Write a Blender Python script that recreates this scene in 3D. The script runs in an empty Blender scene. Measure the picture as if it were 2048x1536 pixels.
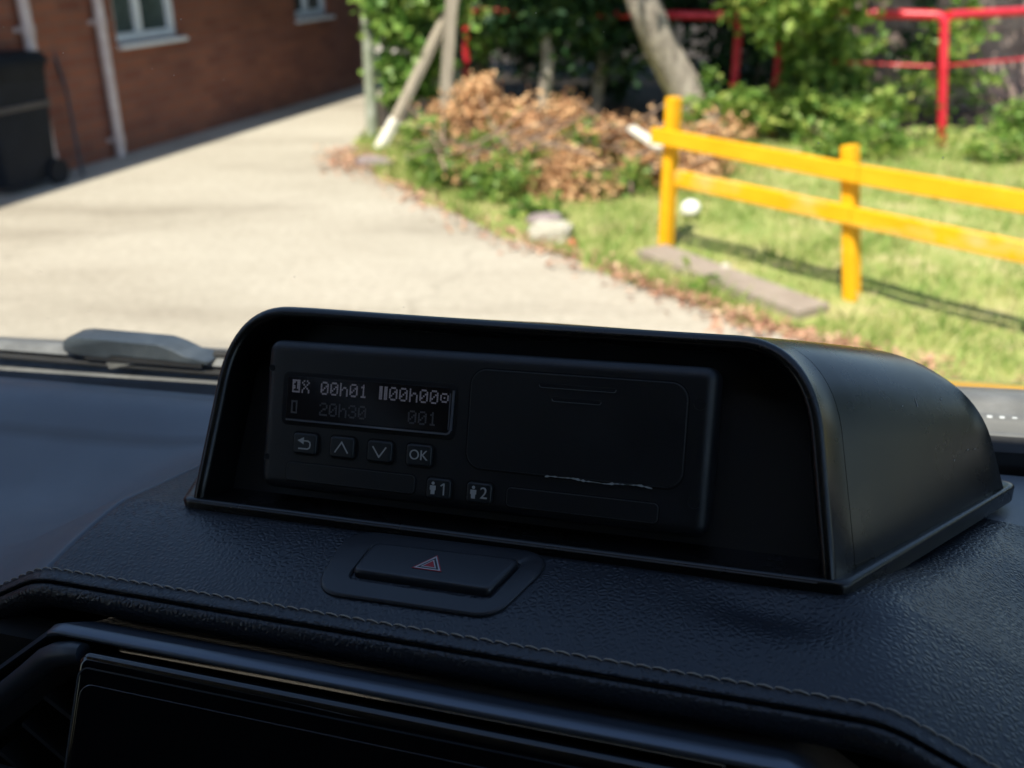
import bpy, bmesh, math, random
import numpy as np
from mathutils import Matrix, Vector

S = bpy.context.scene
COL = S.collection
rad = math.radians

# ------------------------------------------------------------------ camera
cam_d = bpy.data.cameras.new('camera')
cam = bpy.data.objects.new('camera', cam_d)
COL.objects.link(cam)
cam_d.sensor_width = 36.0
cam_d.lens = 36.0 * 2000 / 2048
cam.location = (0, 0, 1.5)
cam.rotation_euler = (math.pi / 2 - math.atan(888 / 2000), 0, 0)
cam_d.clip_start = 0.01
cam_d.clip_end = 500
cam_d.dof.use_dof = True
cam_d.dof.focus_distance = 0.368
cam_d.dof.aperture_fstop = 10.8
cam_d.dof.aperture_blades = 0
S.camera = cam

# ------------------------------------------------------------------ sky and sun
EL = rad(58)
AZ = Vector((-0.43, -0.90, 0)).normalized()
SUN = Vector((AZ.x * math.cos(EL), AZ.y * math.cos(EL), math.sin(EL)))
world = bpy.data.worlds.new('World')
S.world = world
world.use_nodes = True
nt = world.node_tree
nt.nodes.clear()
sky = nt.nodes.new('ShaderNodeTexSky')
sky.sky_type = 'NISHITA'
sky.sun_disc = False
sky.sun_elevation = EL
sky.sun_rotation = math.atan2(SUN.x, SUN.y)
sky.air_density = 1.0
sky.dust_density = 0.6
sky.ozone_density = 1.6
bg = nt.nodes.new('ShaderNodeBackground')
bg.inputs[1].default_value = 0.105
wo = nt.nodes.new('ShaderNodeOutputWorld')
nt.links.new(sky.outputs[0], bg.inputs[0])
nt.links.new(bg.outputs[0], wo.inputs[0])
sl = bpy.data.lights.new('sun', 'SUN')
sl.energy = 4.6
sl.angle = rad(0.5)
sl.color = (1.0, 0.94, 0.83)
so = bpy.data.objects.new('sun', sl)
so.rotation_euler = SUN.to_track_quat('Z', 'Y').to_euler()
COL.objects.link(so)

S.view_settings.view_transform = 'Standard'
S.view_settings.look = 'None'
S.view_settings.gamma = 1
S.view_settings.exposure = 1.1
S.view_settings.use_curve_mapping = False
S.render.engine = 'CYCLES'
S.cycles.use_denoising = True
S.cycles.max_bounces = 8
S.cycles.diffuse_bounces = 4
S.cycles.glossy_bounces = 4
S.cycles.transparent_max_bounces = 24
S.cycles.caustics_reflective = False
S.cycles.caustics_refractive = False
S.cycles.sample_clamp_indirect = 6

rng = np.random.default_rng(7)
random.seed(7)

# ------------------------------------------------------------------ material helpers
MATS = {}


def mat(name, color, rough=0.5, metal=0.0, spec=0.5, coat=0.0, build=None):
    if name in MATS:
        return MATS[name]
    m = bpy.data.materials.new(name)
    m.use_nodes = True
    n = m.node_tree.nodes
    b = n['Principled BSDF']
    b.inputs['Base Color'].default_value = (*color, 1)
    b.inputs['Roughness'].default_value = rough
    b.inputs['Metallic'].default_value = metal
    b.inputs['Specular IOR Level'].default_value = spec
    b.inputs['Coat Weight'].default_value = coat
    b.inputs['Coat Roughness'].default_value = 0.05
    if build:
        build(m.node_tree, b)
    MATS[name] = m
    return m


def N(t, kind, **kw):
    n = t.nodes.new(kind)
    for k, v in kw.items():
        if isinstance(k, str) and hasattr(n, k):
            setattr(n, k, v)
        else:
            n.inputs[k].default_value = v
    return n


def coords(t, scale=(1, 1, 1), kind='Object'):
    tc = t.nodes.new('ShaderNodeTexCoord')
    mp = t.nodes.new('ShaderNodeMapping')
    mp.inputs['Scale'].default_value = scale
    t.links.new(tc.outputs[kind], mp.inputs['Vector'])
    return mp.outputs[0]


def noise(t, vec, scale, detail=4, rough=0.55):
    n = t.nodes.new('ShaderNodeTexNoise')
    n.inputs['Scale'].default_value = scale
    n.inputs['Detail'].default_value = detail
    n.inputs['Roughness'].default_value = rough
    t.links.new(vec, n.inputs['Vector'])
    return n.outputs[0]


def ramp(t, fac, stops):
    r = t.nodes.new('ShaderNodeValToRGB')
    e = r.color_ramp.elements
    while len(e) < len(stops):
        e.new(0.5)
    for i, (p, c) in enumerate(stops):
        e[i].position = p
        e[i].color = (*c, 1) if len(c) == 3 else c
    t.links.new(fac, r.inputs[0])
    return r.outputs[0]


def mix(t, fac, a, b, mode='MIX'):
    m = t.nodes.new('ShaderNodeMix')
    m.data_type = 'RGBA'
    m.blend_type = mode
    for sock, v in ((m.inputs[0], fac), (m.inputs[6], a), (m.inputs[7], b)):
        if isinstance(v, (int, float)):
            sock.default_value = v
        elif isinstance(v, tuple):
            sock.default_value = (*v, 1)
        else:
            t.links.new(v, sock)
    return m.outputs[2]


def bump(t, b, height, strength=0.3, dist=0.001):
    n = t.nodes.new('ShaderNodeBump')
    n.inputs['Strength'].default_value = strength
    n.inputs['Distance'].default_value = dist
    t.links.new(height, n.inputs['Height'])
    t.links.new(n.outputs[0], b.inputs['Normal'])
    return n


# ------------------------------------------------------------------ mesh helpers
def new_mesh(name, verts, faces, m=None, smooth=False, auto=None):
    me = bpy.data.meshes.new(name)
    me.from_pydata([tuple(map(float, v)) for v in verts], [], [tuple(map(int, f)) for f in faces])
    if smooth:
        me.shade_smooth()
        if auto:
            me.set_sharp_from_angle(angle=rad(auto))
    if m:
        me.materials.append(m)
    me.update()
    return me


def link(name, me, parent=None, M=None):
    o = bpy.data.objects.new(name, me)
    COL.objects.link(o)
    if parent is not None:
        o.parent = parent
    if M is not None:
        o.matrix_local = M
    return o


def tag(o, label=None, cat=None, group=None, kind=None):
    if label:
        o['label'] = label
    if cat:
        o['category'] = cat
    if group:
        o['group'] = group
    if kind:
        o['kind'] = kind
    return o


def empty(name, M=None, label=None, cat=None, group=None):
    o = bpy.data.objects.new(name, None)
    o.empty_display_size = 0.05
    COL.objects.link(o)
    if M is not None:
        o.matrix_world = M
    return tag(o, label, cat, group)


def fix_normals(me):
    bm = bmesh.new()
    bm.from_mesh(me)
    bmesh.ops.recalc_face_normals(bm, faces=bm.faces)
    bm.to_mesh(me)
    bm.free()
    return me


def loft(name, loops, m, closed=True, caps=(True, True), smooth=True, auto=40):
    """loops: list of equal-length point lists."""
    n = len(loops[0])
    V = [p for l in loops for p in l]
    F = []
    for i in range(len(loops) - 1):
        for j in range(n if closed else n - 1):
            k = (j + 1) % n
            F.append((i * n + j, i * n + k, (i + 1) * n + k, (i + 1) * n + j))
    if caps[0]:
        F.append(tuple(range(n - 1, -1, -1)))
    if caps[1]:
        F.append(tuple(range((len(loops) - 1) * n, len(loops) * n)))
    me = new_mesh(name, V, F, m)
    fix_normals(me)
    if smooth:
        me.shade_smooth()
        me.set_sharp_from_angle(angle=rad(auto))
    return me


def rrect(x0, x1, y0, y1, r, seg=6):
    """rounded rectangle, counter-clockwise."""
    P = []
    r = max(min(r, (x1 - x0) / 2 - 1e-5, (y1 - y0) / 2 - 1e-5), 1e-5)
    for cx, cy, a in ((x1 - r, y1 - r, 0), (x0 + r, y1 - r, 90), (x0 + r, y0 + r, 180), (x1 - r, y0 + r, 270)):
        for i in range(seg + 1):
            t = rad(a + 90 * i / seg)
            P.append((cx + r * math.cos(t), cy + r * math.sin(t)))
    return P


def slab(name, x0, x1, y0, y1, z0, z1, r, bev, m, seg=6, bseg=4):
    """rounded slab in xy, rising from z0 to z1 with a rounded top edge."""
    loops = [[(x, y, z0) for x, y in rrect(x0, x1, y0, y1, r, seg)]]
    for i in range(bseg + 1):
        a = rad(90 * i / bseg)
        ins = bev * (1 - math.cos(a))
        z = z1 - bev + bev * math.sin(a)
        loops.append([(x, y, z) for x, y in rrect(x0 + ins, x1 - ins, y0 + ins, y1 - ins, max(r - ins, 1e-4), seg)])
    ins = bev * 1.35 + 1e-5       # support loop keeps the flat top flat
    loops.append([(x, y, z1) for x, y in rrect(x0 + ins, x1 - ins, y0 + ins, y1 - ins, max(r - ins, 1e-4), seg)])
    return loft(name, loops, m, caps=(True, True))


def box(name, c, s, m, bev=0.0, R=None):
    bm = bmesh.new()
    bmesh.ops.create_cube(bm, size=1)
    for v in bm.verts:
        v.co = Vector((v.co.x * s[0], v.co.y * s[1], v.co.z * s[2]))
    if bev:
        bmesh.ops.bevel(bm, geom=list(bm.edges), offset=bev, segments=2, affect='EDGES', profile=0.6)
    for v in bm.verts:
        if R is not None:
            v.co = R @ v.co
        v.co += Vector(c)
    me = bpy.data.meshes.new(name)
    bm.to_mesh(me)
    bm.free()
    me.materials.append(m)
    return me


def tube(name, pts, radii, m, seg=10, caps=True):
    pts = [Vector(p) for p in pts]
    if isinstance(radii, (int, float)):
        radii = [radii] * len(pts)
    loops = []
    up = Vector((0.013, 0.021, 1))
    for i, p in enumerate(pts):
        a = pts[max(i - 1, 0)]
        b = pts[min(i + 1, len(pts) - 1)]
        d = (b - a).normalized()
        ref = up if abs(d.z) < 0.9 else Vector((1, 0.02, 0))
        u = d.cross(ref).normalized()
        w = d.cross(u)
        loops.append([p + radii[i] * (math.cos(2 * math.pi * k / seg) * u + math.sin(2 * math.pi * k / seg) * w) for k in range(seg)])
    return loft(name, loops, m, caps=(caps, caps), auto=60)


def extrude_poly(name, poly, z0, z1, m, bev=0.0, axis='z'):
    loops = [[(x, y, z0) for x, y in poly], [(x, y, z1) for x, y in poly]]
    if bev:
        cx = sum(p[0] for p in poly) / len(poly)
        cy = sum(p[1] for p in poly) / len(poly)
        loops = [[(x, y, z0) for x, y in poly], [(x, y, z1 - bev) for x, y in poly],
                 [(x + (cx - x) * bev / max(math.hypot(x - cx, y - cy), 1e-6), y + (cy - y) * bev / max(math.hypot(x - cx, y - cy), 1e-6), z1) for x, y in poly]]
    if axis == 'y':
        loops = [[(x, z, y) for x, y, z in l] for l in loops]
    return loft(name, loops, m, smooth=False)


def ribbon(name, pts, w, z0, z1, m, closed=False):
    """flat line of width w following 2d pts, thin solid."""
    pts = [Vector(p) for p in pts]
    n = len(pts)
    L, R = [], []
    for i, p in enumerate(pts):
        a = pts[i - 1] if (i > 0 or closed) else p
        b = pts[(i + 1) % n] if (i < n - 1 or closed) else p
        d1 = (p - a)
        d2 = (b - p)
        d1 = d1.normalized() if d1.length > 1e-9 else d2.normalized()
        d2 = d2.normalized() if d2.length > 1e-9 else d1
        t = (d1 + d2).normalized()
        nn = Vector((-t.y, t.x))
        k = 1 / max(0.35, nn.dot(Vector((-d1.y, d1.x))))
        L.append(p + nn * w / 2 * k)
        R.append(p - nn * w / 2 * k)
    V, F = [], []
    for i in range(n):
        V += [(L[i].x, L[i].y, z0), (R[i].x, R[i].y, z0), (R[i].x, R[i].y, z1), (L[i].x, L[i].y, z1)]
    for i in range(n if closed else n - 1):
        a, b = i * 4, ((i + 1) % n) * 4
        for j in range(4):
            F.append((a + j, a + (j + 1) % 4, b + (j + 1) % 4, b + j))
    if not closed:
        F += [(0, 1, 2, 3), (n * 4 - 1, n * 4 - 2, n * 4 - 3, n * 4 - 4)]
    me = new_mesh(name, V, F, m)
    return fix_normals(me)


def text_mesh(name, body, size, m, loc, z, depth=0.0001, align='CENTER'):
    cu = bpy.data.curves.new(name, 'FONT')
    cu.body = body
    cu.size = size
    cu.align_x = align
    cu.align_y = 'CENTER'
    cu.extrude = depth
    o = bpy.data.objects.new(name, cu)
    COL.objects.link(o)
    bpy.context.view_layer.update()
    dg = bpy.context.evaluated_depsgraph_get()
    me = bpy.data.meshes.new_from_object(o.evaluated_get(dg))
    bpy.data.objects.remove(o)
    for v in me.vertices:
        v.co += Vector((loc[0], loc[1], z))
    me.materials.clear()
    me.materials.append(m)
    return me


def smooth01(t):
    t = min(max(t, 0.0), 1.0)
    return t * t * (3 - 2 * t)


# ------------------------------------------------------------------ leaves
def leaf_mesh(name, P, size, m, droop=0.0, up=0.35, aspect=0.62):
    """P (n,3) positions -> one mesh of folded leaf blades."""
    n = len(P)
    d = rng.normal(size=(n, 3))
    d[:, 2] = d[:, 2] * 0.6 - droop
    d /= np.linalg.norm(d, axis=1)[:, None]
    nn = rng.normal(size=(n, 3))
    nn[:, 2] += up * 2
    u = np.cross(d, nn)
    u /= np.linalg.norm(u, axis=1)[:, None] + 1e-9
    w = np.cross(u, d)
    s = size * (0.55 + 0.9 * rng.random(n))[:, None]
    V = np.empty((n, 4, 3))
    V[:, 0] = P
    V[:, 1] = P + d * s * 0.5 + u * s * aspect * 0.5 + w * s * 0.12
    V[:, 2] = P + d * s
    V[:, 3] = P + d * s * 0.5 - u * s * aspect * 0.5 + w * s * 0.12
    idx = np.arange(n) * 4
    F = np.empty((n, 2, 3), int)
    F[:, 0] = np.stack([idx, idx + 1, idx + 2], 1)
    F[:, 1] = np.stack([idx, idx + 2, idx + 3], 1)
    me = bpy.data.meshes.new(name)
    me.vertices.add(n * 4)
    me.vertices.foreach_set('co', V.reshape(-1))
    me.loops.add(n * 6)
    me.loops.foreach_set('vertex_index', F.reshape(-1))
    me.polygons.add(n * 2)
    me.polygons.foreach_set('loop_start', np.arange(n * 2) * 3)
    me.update(calc_edges=True)
    me.materials.append(m)
    return me


def clumps(c, r, nclump, nleaf, spread, shell=0.5):
    """positions gathered in clumps inside an ellipsoid."""
    c = np.array(c)
    r = np.array(r)
    q = rng.normal(size=(nclump, 3))
    q /= np.linalg.norm(q, axis=1)[:, None]
    q *= (shell + (1 - shell) * rng.random(nclump))[:, None]
    q = c + q * r
    k = rng.integers(0, nclump, nleaf)
    sp = spread * (0.5 + rng.random(nclump))
    return q[k] + rng.normal(size=(nleaf, 3)) * sp[k][:, None] * np.array([1, 1, 0.8])


def leaf_mat(name, stops, trans=0.35, rough=0.45):
    if name in MATS:
        return MATS[name]
    m = bpy.data.materials.new(name)
    m.use_nodes = True
    t = m.node_tree
    t.nodes.clear()
    g = t.nodes.new('ShaderNodeNewGeometry')
    nz = noise(t, coords(t), 5.0, 3, 0.6)
    k1 = t.nodes.new('ShaderNodeMath')
    k1.operation = 'MULTIPLY_ADD'
    k1.inputs[1].default_value = 1.7
    k1.inputs[2].default_value = -0.62
    t.links.new(nz, k1.inputs[0])
    k2 = t.nodes.new('ShaderNodeMath')
    k2.operation = 'MULTIPLY_ADD'
    k2.inputs[1].default_value = 0.65
    t.links.new(g.outputs['Random Per Island'], k2.inputs[0])
    t.links.new(k1.outputs[0], k2.inputs[2])
    k2.use_clamp = True
    c = ramp(t, k2.outputs[0], stops)
    d = t.nodes.new('ShaderNodeBsdfPrincipled')
    d.inputs['Roughness'].default_value = rough
    d.inputs['Specular IOR Level'].default_value = 0.35
    t.links.new(c, d.inputs['Base Color'])
    tr = t.nodes.new('ShaderNodeBsdfTranslucent')
    t.links.new(c, tr.inputs[0])
    mx = t.nodes.new('ShaderNodeMixShader')
    mx.inputs[0].default_value = trans
    t.links.new(d.outputs[0], mx.inputs[1])
    t.links.new(tr.outputs[0], mx.inputs[2])
    o = t.nodes.new('ShaderNodeOutputMaterial')
    t.links.new(mx.outputs[0], o.inputs[0])
    MATS[name] = m
    return m


L_IVY = leaf_mat('ivy_leaf', [(0, (0.05, 0.13, 0.022)), (0.45, (0.12, 0.24, 0.04)), (0.8, (0.24, 0.36, 0.07)), (1, (0.38, 0.44, 0.11))])
L_DARK = leaf_mat('thicket_leaf', [(0, (0.012, 0.035, 0.014)), (0.6, (0.025, 0.07, 0.022)), (1, (0.06, 0.12, 0.03))])  # leaf colour kept dark to stand in for shade inside the thicket
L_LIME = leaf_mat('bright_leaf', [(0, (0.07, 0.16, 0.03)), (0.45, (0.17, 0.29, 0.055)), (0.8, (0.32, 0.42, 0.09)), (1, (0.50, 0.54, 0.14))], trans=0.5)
L_DEAD = leaf_mat('dead_leaf', [(0, (0.10, 0.15, 0.035)), (0.13, (0.20, 0.20, 0.06)), (0.2, (0.25, 0.12, 0.06)), (0.4, (0.48, 0.25, 0.12)), (0.7, (0.66, 0.39, 0.19)), (1, (0.76, 0.52, 0.28))], trans=0.2, rough=0.7)
L_LITTER = leaf_mat('litter_leaf', [(0, (0.24, 0.11, 0.065)), (0.5, (0.42, 0.22, 0.14)), (1, (0.52, 0.36, 0.23))], trans=0.05, rough=0.8)
L_GRASS = leaf_mat('grass_blade', [(0, (0.12, 0.22, 0.035)), (0.35, (0.22, 0.33, 0.065)), (0.65, (0.38, 0.42, 0.13)), (1, (0.56, 0.48, 0.24))], trans=0.35, rough=0.6)

# ------------------------------------------------------------------ surface materials


def b_soil(t, b):
    v = coords(t)
    c = ramp(t, noise(t, v, 3.0, 8), [(0.3, (0.02, 0.014, 0.009)), (0.7, (0.06, 0.042, 0.028))])
    t.links.new(c, b.inputs['Base Color'])
    bump(t, b, noise(t, v, 25, 6), 0.8, 0.03)


def b_concrete(t, b):
    v = coords(t)
    big = noise(t, coords(t, (0.5, 1.1, 1)), 0.7, 6, 0.62)
    fine = noise(t, v, 22, 6, 0.7)
    c1 = ramp(t, big, [(0.30, (0.295, 0.26, 0.205)), (0.48, (0.38, 0.34, 0.275)), (0.62, (0.415, 0.374, 0.306)), (0.8, (0.455, 0.414, 0.342))])
    c2 = ramp(t, fine, [(0.3, (0.78, 0.77, 0.75)), (0.65, (1.04, 1.03, 1.02))])
    c = mix(t, 1.0, c1, c2, 'MULTIPLY')
    st = ramp(t, noise(t, coords(t, (0.3, 1.5, 1)), 1.5, 5, 0.65), [(0.54, (0, 0, 0)), (0.74, (0.5, 0.5, 0.5))])
    c = mix(t, st, c, (0.17, 0.14, 0.105))
    # branching cracks
    wv = t.nodes.new('ShaderNodeVectorMath')
    wv.operation = 'ADD'
    nz = t.nodes.new('ShaderNodeTexNoise')
    nz.inputs['Scale'].default_value = 1.6
    nz.inputs['Detail'].default_value = 6
    t.links.new(v, nz.inputs['Vector'])
    t.links.new(v, wv.inputs[0])
    t.links.new(nz.outputs['Color'], wv.inputs[1])
    vo = t.nodes.new('ShaderNodeTexVoronoi')
    vo.feature = 'DISTANCE_TO_EDGE'
    vo.inputs['Scale'].default_value = 0.42
    t.links.new(wv.outputs[0], vo.inputs['Vector'])
    ck = ramp(t, vo.outputs['Distance'], [(0.0, (0.3, 0.3, 0.3)), (0.010, (0, 0, 0))])
    c = mix(t, ck, c, (0.12, 0.10, 0.075))
    t.links.new(c, b.inputs['Base Color'])
    bump(t, b, fine, 0.3, 0.008)


def b_turf(t, b):
    v = coords(t)
    c = ramp(t, noise(t, v, 2.6, 6, 0.6), [(0.3, (0.17, 0.24, 0.06)), (0.5, (0.31, 0.32, 0.11)), (0.68, (0.45, 0.38, 0.19))])
    t.links.new(c, b.inputs['Base Color'])
    bump(t, b, noise(t, v, 40, 5), 0.7, 0.02)


def b_brick(t, b):
    tc = t.nodes.new('ShaderNodeTexCoord')
    br = t.nodes.new('ShaderNodeTexBrick')
    br.inputs['Scale'].default_value = 1.0
    br.inputs['Brick Width'].default_value = 0.225
    br.inputs['Row Height'].default_value = 0.075
    br.inputs['Mortar Size'].default_value = 0.006
    br.inputs['Mortar Smooth'].default_value = 0.2
    br.inputs['Bias'].default_value = -0.1
    br.inputs['Color1'].default_value = (0.255, 0.100, 0.058, 1)
    br.inputs['Color2'].default_value = (0.18, 0.066, 0.042, 1)
    br.inputs['Mortar'].default_value = (0.17, 0.11, 0.085, 1)
    t.links.new(tc.outputs['UV'], br.inputs['Vector'])
    n = ramp(t, noise(t, tc.outputs['Object'], 1.3, 4), [(0.3, (0.78, 0.78, 0.8)), (0.7, (1.15, 1.1, 1.05))])
    t.links.new(mix(t, 1.0, br.outputs[0], n, 'MULTIPLY'), b.inputs['Base Color'])
    inv = t.nodes.new('ShaderNodeMath')
    inv.operation = 'SUBTRACT'
    inv.inputs[0].default_value = 1
    t.links.new(br.outputs['Fac'], inv.inputs[1])
    bump(t, b, inv.outputs[0], 0.6, 0.006)


def b_wear(c1, c2, scale=6, lo=0.45, hi=0.7, bs=0.3, bd=0.003, stretch=(1, 1, 1)):
    def f(t, b):
        v = coords(t, stretch)
        t.links.new(ramp(t, noise(t, v, scale, 6, 0.65), [(lo, c1), (hi, c2)]), b.inputs['Base Color'])
        bump(t, b, noise(t, v, scale * 5, 5), bs, bd)
    return f


M_SOIL = mat('soil', (0.04, 0.03, 0.02), 0.95, build=b_soil)
M_CONC = mat('concrete', (0.4, 0.36, 0.28), 0.9, spec=0.2, build=b_concrete)
M_TURF = mat('turf', (0.2, 0.24, 0.06), 0.95, spec=0.1, build=b_turf)
M_BRICK = mat('brick', (0.3, 0.12, 0.07), 0.9, spec=0.2, build=b_brick)
M_PVC = mat('white_plastic', (0.72, 0.74, 0.74), 0.35, build=b_wear((0.66, 0.68, 0.68), (0.78, 0.8, 0.8), 8, bs=0.05))
M_PIPE = mat('pipe_paint', (0.52, 0.44, 0.42), 0.5, build=b_wear((0.46, 0.38, 0.36), (0.56, 0.49, 0.47), 9, bs=0.08))
M_PANE = mat('window_pane', (0.05, 0.065, 0.06), 0.08, spec=0.6, build=b_wear((0.035, 0.05, 0.045), (0.10, 0.125, 0.12), 2.5, bs=0.02))
M_ROOF = mat('roof_tile', (0.11, 0.07, 0.05), 0.85, build=b_wear((0.08, 0.05, 0.04), (0.14, 0.09, 0.07)))
M_BIN = mat('bin_plastic', (0.02, 0.024, 0.028), 0.6, spec=0.12, build=b_wear((0.006, 0.007, 0.009), (0.012, 0.014, 0.017), 5, bs=0.1))
M_BINBAND = mat('bin_band', (0.16, 0.13, 0.11), 0.6, build=b_wear((0.05, 0.043, 0.04), (0.09, 0.075, 0.065), 9))


def b_yellow(worn):
    def f(t, b):
        v = coords(t, (1, 1, 3))
        base = ramp(t, noise(t, v, 5, 6, 0.65), [(0.35, (0.72, 0.335, 0.003)), (0.7, (0.80, 0.40, 0.010))])
        chips = ramp(t, noise(t, coords(t, (1, 1, 2)), 9, 7, 0.75), [(0.64, (0, 0, 0)), (0.69, (0.7, 0.7, 0.7))])
        base = mix(t, chips, base, (0.45, 0.25, 0.06))
        if worn:
            wn = ramp(t, noise(t, coords(t, (1, 1, 2)), 2.6, 6, 0.6), [(0.50, (0, 0, 0)), (0.64, (0.8, 0.8, 0.8))])
            base = mix(t, wn, base, (0.62, 0.42, 0.15))
        t.links.new(base, b.inputs['Base Color'])
        bump(t, b, noise(t, coords(t, (1, 6, 14)), 9, 5), 0.5, 0.004)
    return f


M_YEL = mat('yellow_paint', (0.72, 0.31, 0.006), 0.6, spec=0.25, build=b_yellow(False))
M_YELWORN = mat('worn_yellow_paint', (0.7, 0.34, 0.04), 0.7, spec=0.2, build=b_yellow(True))
M_RED = mat('red_paint', (0.62, 0.02, 0.035), 0.4, build=b_wear((0.55, 0.015, 0.03), (0.68, 0.03, 0.05), 6, bs=0.1))
M_WOOD = mat('weathered_timber', (0.33, 0.28, 0.21), 0.85, build=b_wear((0.24, 0.20, 0.15), (0.40, 0.34, 0.26), 9, 0.35, 0.7, 0.4, 0.006, (3, 3, 0.5)))
M_WHITEPAINT = mat('white_painted_timber', (0.74, 0.70, 0.62), 0.7, build=b_wear((0.62, 0.57, 0.47), (0.78, 0.75, 0.68), 9))
M_SLEEPER = mat('sleeper_wood', (0.33, 0.27, 0.21), 0.9, build=b_wear((0.20, 0.155, 0.12), (0.36, 0.295, 0.235), 7, 0.3, 0.7, 0.6, 0.01, (1, 6, 1)))
M_STONE = mat('pale_stone', (0.5, 0.46, 0.38), 0.9, build=b_wear((0.36, 0.33, 0.26), (0.50, 0.46, 0.37), 12, 0.35, 0.7, 0.5, 0.01))
M_GSTONE = mat('grey_stone', (0.25, 0.2, 0.19), 0.9, build=b_wear((0.18, 0.14, 0.135), (0.32, 0.26, 0.25), 12))
M_BARK = mat('bark', (0.25, 0.2, 0.16), 0.95, build=b_wear((0.20, 0.16, 0.13), (0.50, 0.43, 0.35), 9, 0.35, 0.65, 0.9, 0.02, (1.6, 1.6, 0.7)))
M_TWIG = mat('dry_twig', (0.3, 0.2, 0.14), 0.9, build=b_wear((0.2, 0.13, 0.09), (0.42, 0.31, 0.22), 9))
M_GATE = mat('dark_gate_metal', (0.03, 0.034, 0.04), 0.55, build=b_wear((0.02, 0.023, 0.028), (0.05, 0.055, 0.06), 20))
M_BALL = mat('white_lump', (0.82, 0.80, 0.74), 0.6, build=b_wear((0.72, 0.69, 0.6), (0.86, 0.84, 0.8), 10))
M_PALE = mat('pale_post_paint', (0.52, 0.52, 0.46), 0.7, build=b_wear((0.22, 0.24, 0.17), (0.42, 0.42, 0.36), 9))
M_PINKWALL = mat('rendered_bank_wall', (0.33, 0.22, 0.19), 0.95, build=b_wear((0.20, 0.125, 0.11), (0.52, 0.385, 0.335), 4.5, 0.35, 0.7, 0.8, 0.03))

# ------------------------------------------------------------------ the ground
g = link('ground', new_mesh('ground', [(-60, -60, 0), (60, -60, 0), (60, 80, 0), (-60, 80, 0)], [(0, 1, 2, 3)], M_SOIL))
tag(g, kind='structure')
EDGE = [(-1.62, 60), (-1.55, 14), (-1.30, 9.2), (-1.21, 7.5), (-0.91, 6.9), (-0.55, 6.24), (-0.21, 5.63), (0.10, 5.20), (0.39, 4.82),
        (0.63, 4.48), (0.84, 4.22), (1.01, 4.0), (1.18, 3.82), (1.42, 3.61), (1.83, 3.24), (2.1, 2.9), (2.35, 2.4), (2.5, 1.6), (2.55, 0.4), (2.6, -6), (2.6, -50)]


def edge_x(y):
    for (xa, ya), (xb, yb) in zip(EDGE, EDGE[1:]):
        if yb <= y <= ya:
            return xa + (xb - xa) * (ya - y) / (ya - yb)
    return 2.6


dv = [(x, y, 0.004) for x, y in EDGE] + [(-30, -50, 0.004), (-30, 60, 0.004)]
drv = link('driveway', new_mesh('driveway', dv, [tuple(range(len(dv)))], M_CONC))
fix_normals(drv.data)
tag(drv, kind='structure')


def turf_h(x, y):
    d = x - edge_x(y)
    return 0.008 + 0.008 * smooth01(d / 0.35) + 0.007 * math.sin(3.1 * x + 1.7 * y) * smooth01(d / 0.5) + 0.006 * math.sin(7 * x - 5 * y) * smooth01(d / 0.5)


V, F = [], []
ys = np.concatenate([np.linspace(8.8, 2.2, 70), np.linspace(2.0, -6, 14)])
NX = 60
for y in ys:
    e = edge_x(y)
    for j in range(NX):
        s = (j / (NX - 1)) ** 1.6 * 9
        rag = 0.05 * math.sin(9 * y) + 0.03 * math.sin(23 * y + 1)
        x = e + rag * (1 - min(s, 1)) + s
        V.append((x, y, turf_h(x, y)))
for i in range(len(ys) - 1):
    for j in range(NX - 1):
        a = i * NX + j
        F.append((a, a + NX, a + NX + 1, a + 1))
turf = link('grass_verge', fix_normals(new_mesh('grass_verge', V, F, M_TURF, smooth=True)))
tag(turf, kind='structure')

# grass blades (uncountable)
n = 74000
gy = rng.uniform(2.4, 8.3, n)
gx = np.array([edge_x(y) for y in gy]) + 0.02 + rng.random(n) ** 1.3 * 5.0
dens = 0.5 + 0.5 * np.sin(4.1 * gx + 2.3 * np.sin(3 * gy)) * np.cos(3.3 * gy + 1.1 * gx)
sa, sb = np.array([0.70, 5.02]), np.array([1.32, 4.04])
sd_ = (sb - sa) / np.linalg.norm(sb - sa)
rl = np.stack([gx, gy], 1) - sa
al = rl @ sd_
pe = np.abs(rl @ np.array([-sd_[1], sd_[0]]))
keep = (rng.random(n) < 0.35 + 0.65 * dens) & ~((al > -0.03) & (al < 1.2) & (pe < 0.13)) & (np.hypot(gx - 0.75, gy - 5.0) > 0.11) & (np.hypot(gx - 1.46, gy - 4.16) > 0.11)
gx, gy = gx[keep], gy[keep]
n = len(gx)
gz = np.array([turf_h(x, y) for x, y in zip(gx, gy)])
hgt = (0.022 + 0.055 * rng.random(n) ** 2.5) * (0.7 + 0.8 * dens[keep])
ang = rng.uniform(0, 2 * math.pi, n)
w = 0.004 + 0.004 * rng.random(n)
lean = rng.normal(size=(n, 2)) * 0.6
V = np.empty((n, 3, 3))
V[:, 0] = np.stack([gx - np.cos(ang) * w, gy - np.sin(ang) * w, gz - 0.01], 1)
V[:, 1] = np.stack([gx + np.cos(ang) * w, gy + np.sin(ang) * w, gz - 0.01], 1)
V[:, 2] = np.stack([gx + lean[:, 0] * hgt, gy + lean[:, 1] * hgt, gz + hgt], 1)
me = bpy.data.meshes.new('grass')
me.vertices.add(n * 3)
me.vertices.foreach_set('co', V.reshape(-1))
me.loops.add(n * 3)
me.loops.foreach_set('vertex_index', np.arange(n * 3))
me.polygons.add(n)
me.polygons.foreach_set('loop_start', np.arange(n) * 3)
me.update(calc_edges=True)
me.materials.append(L_GRASS)
tag(link('grass', me), 'short patchy green and straw-coloured grass on the verge', 'grass', kind='stuff')

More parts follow.
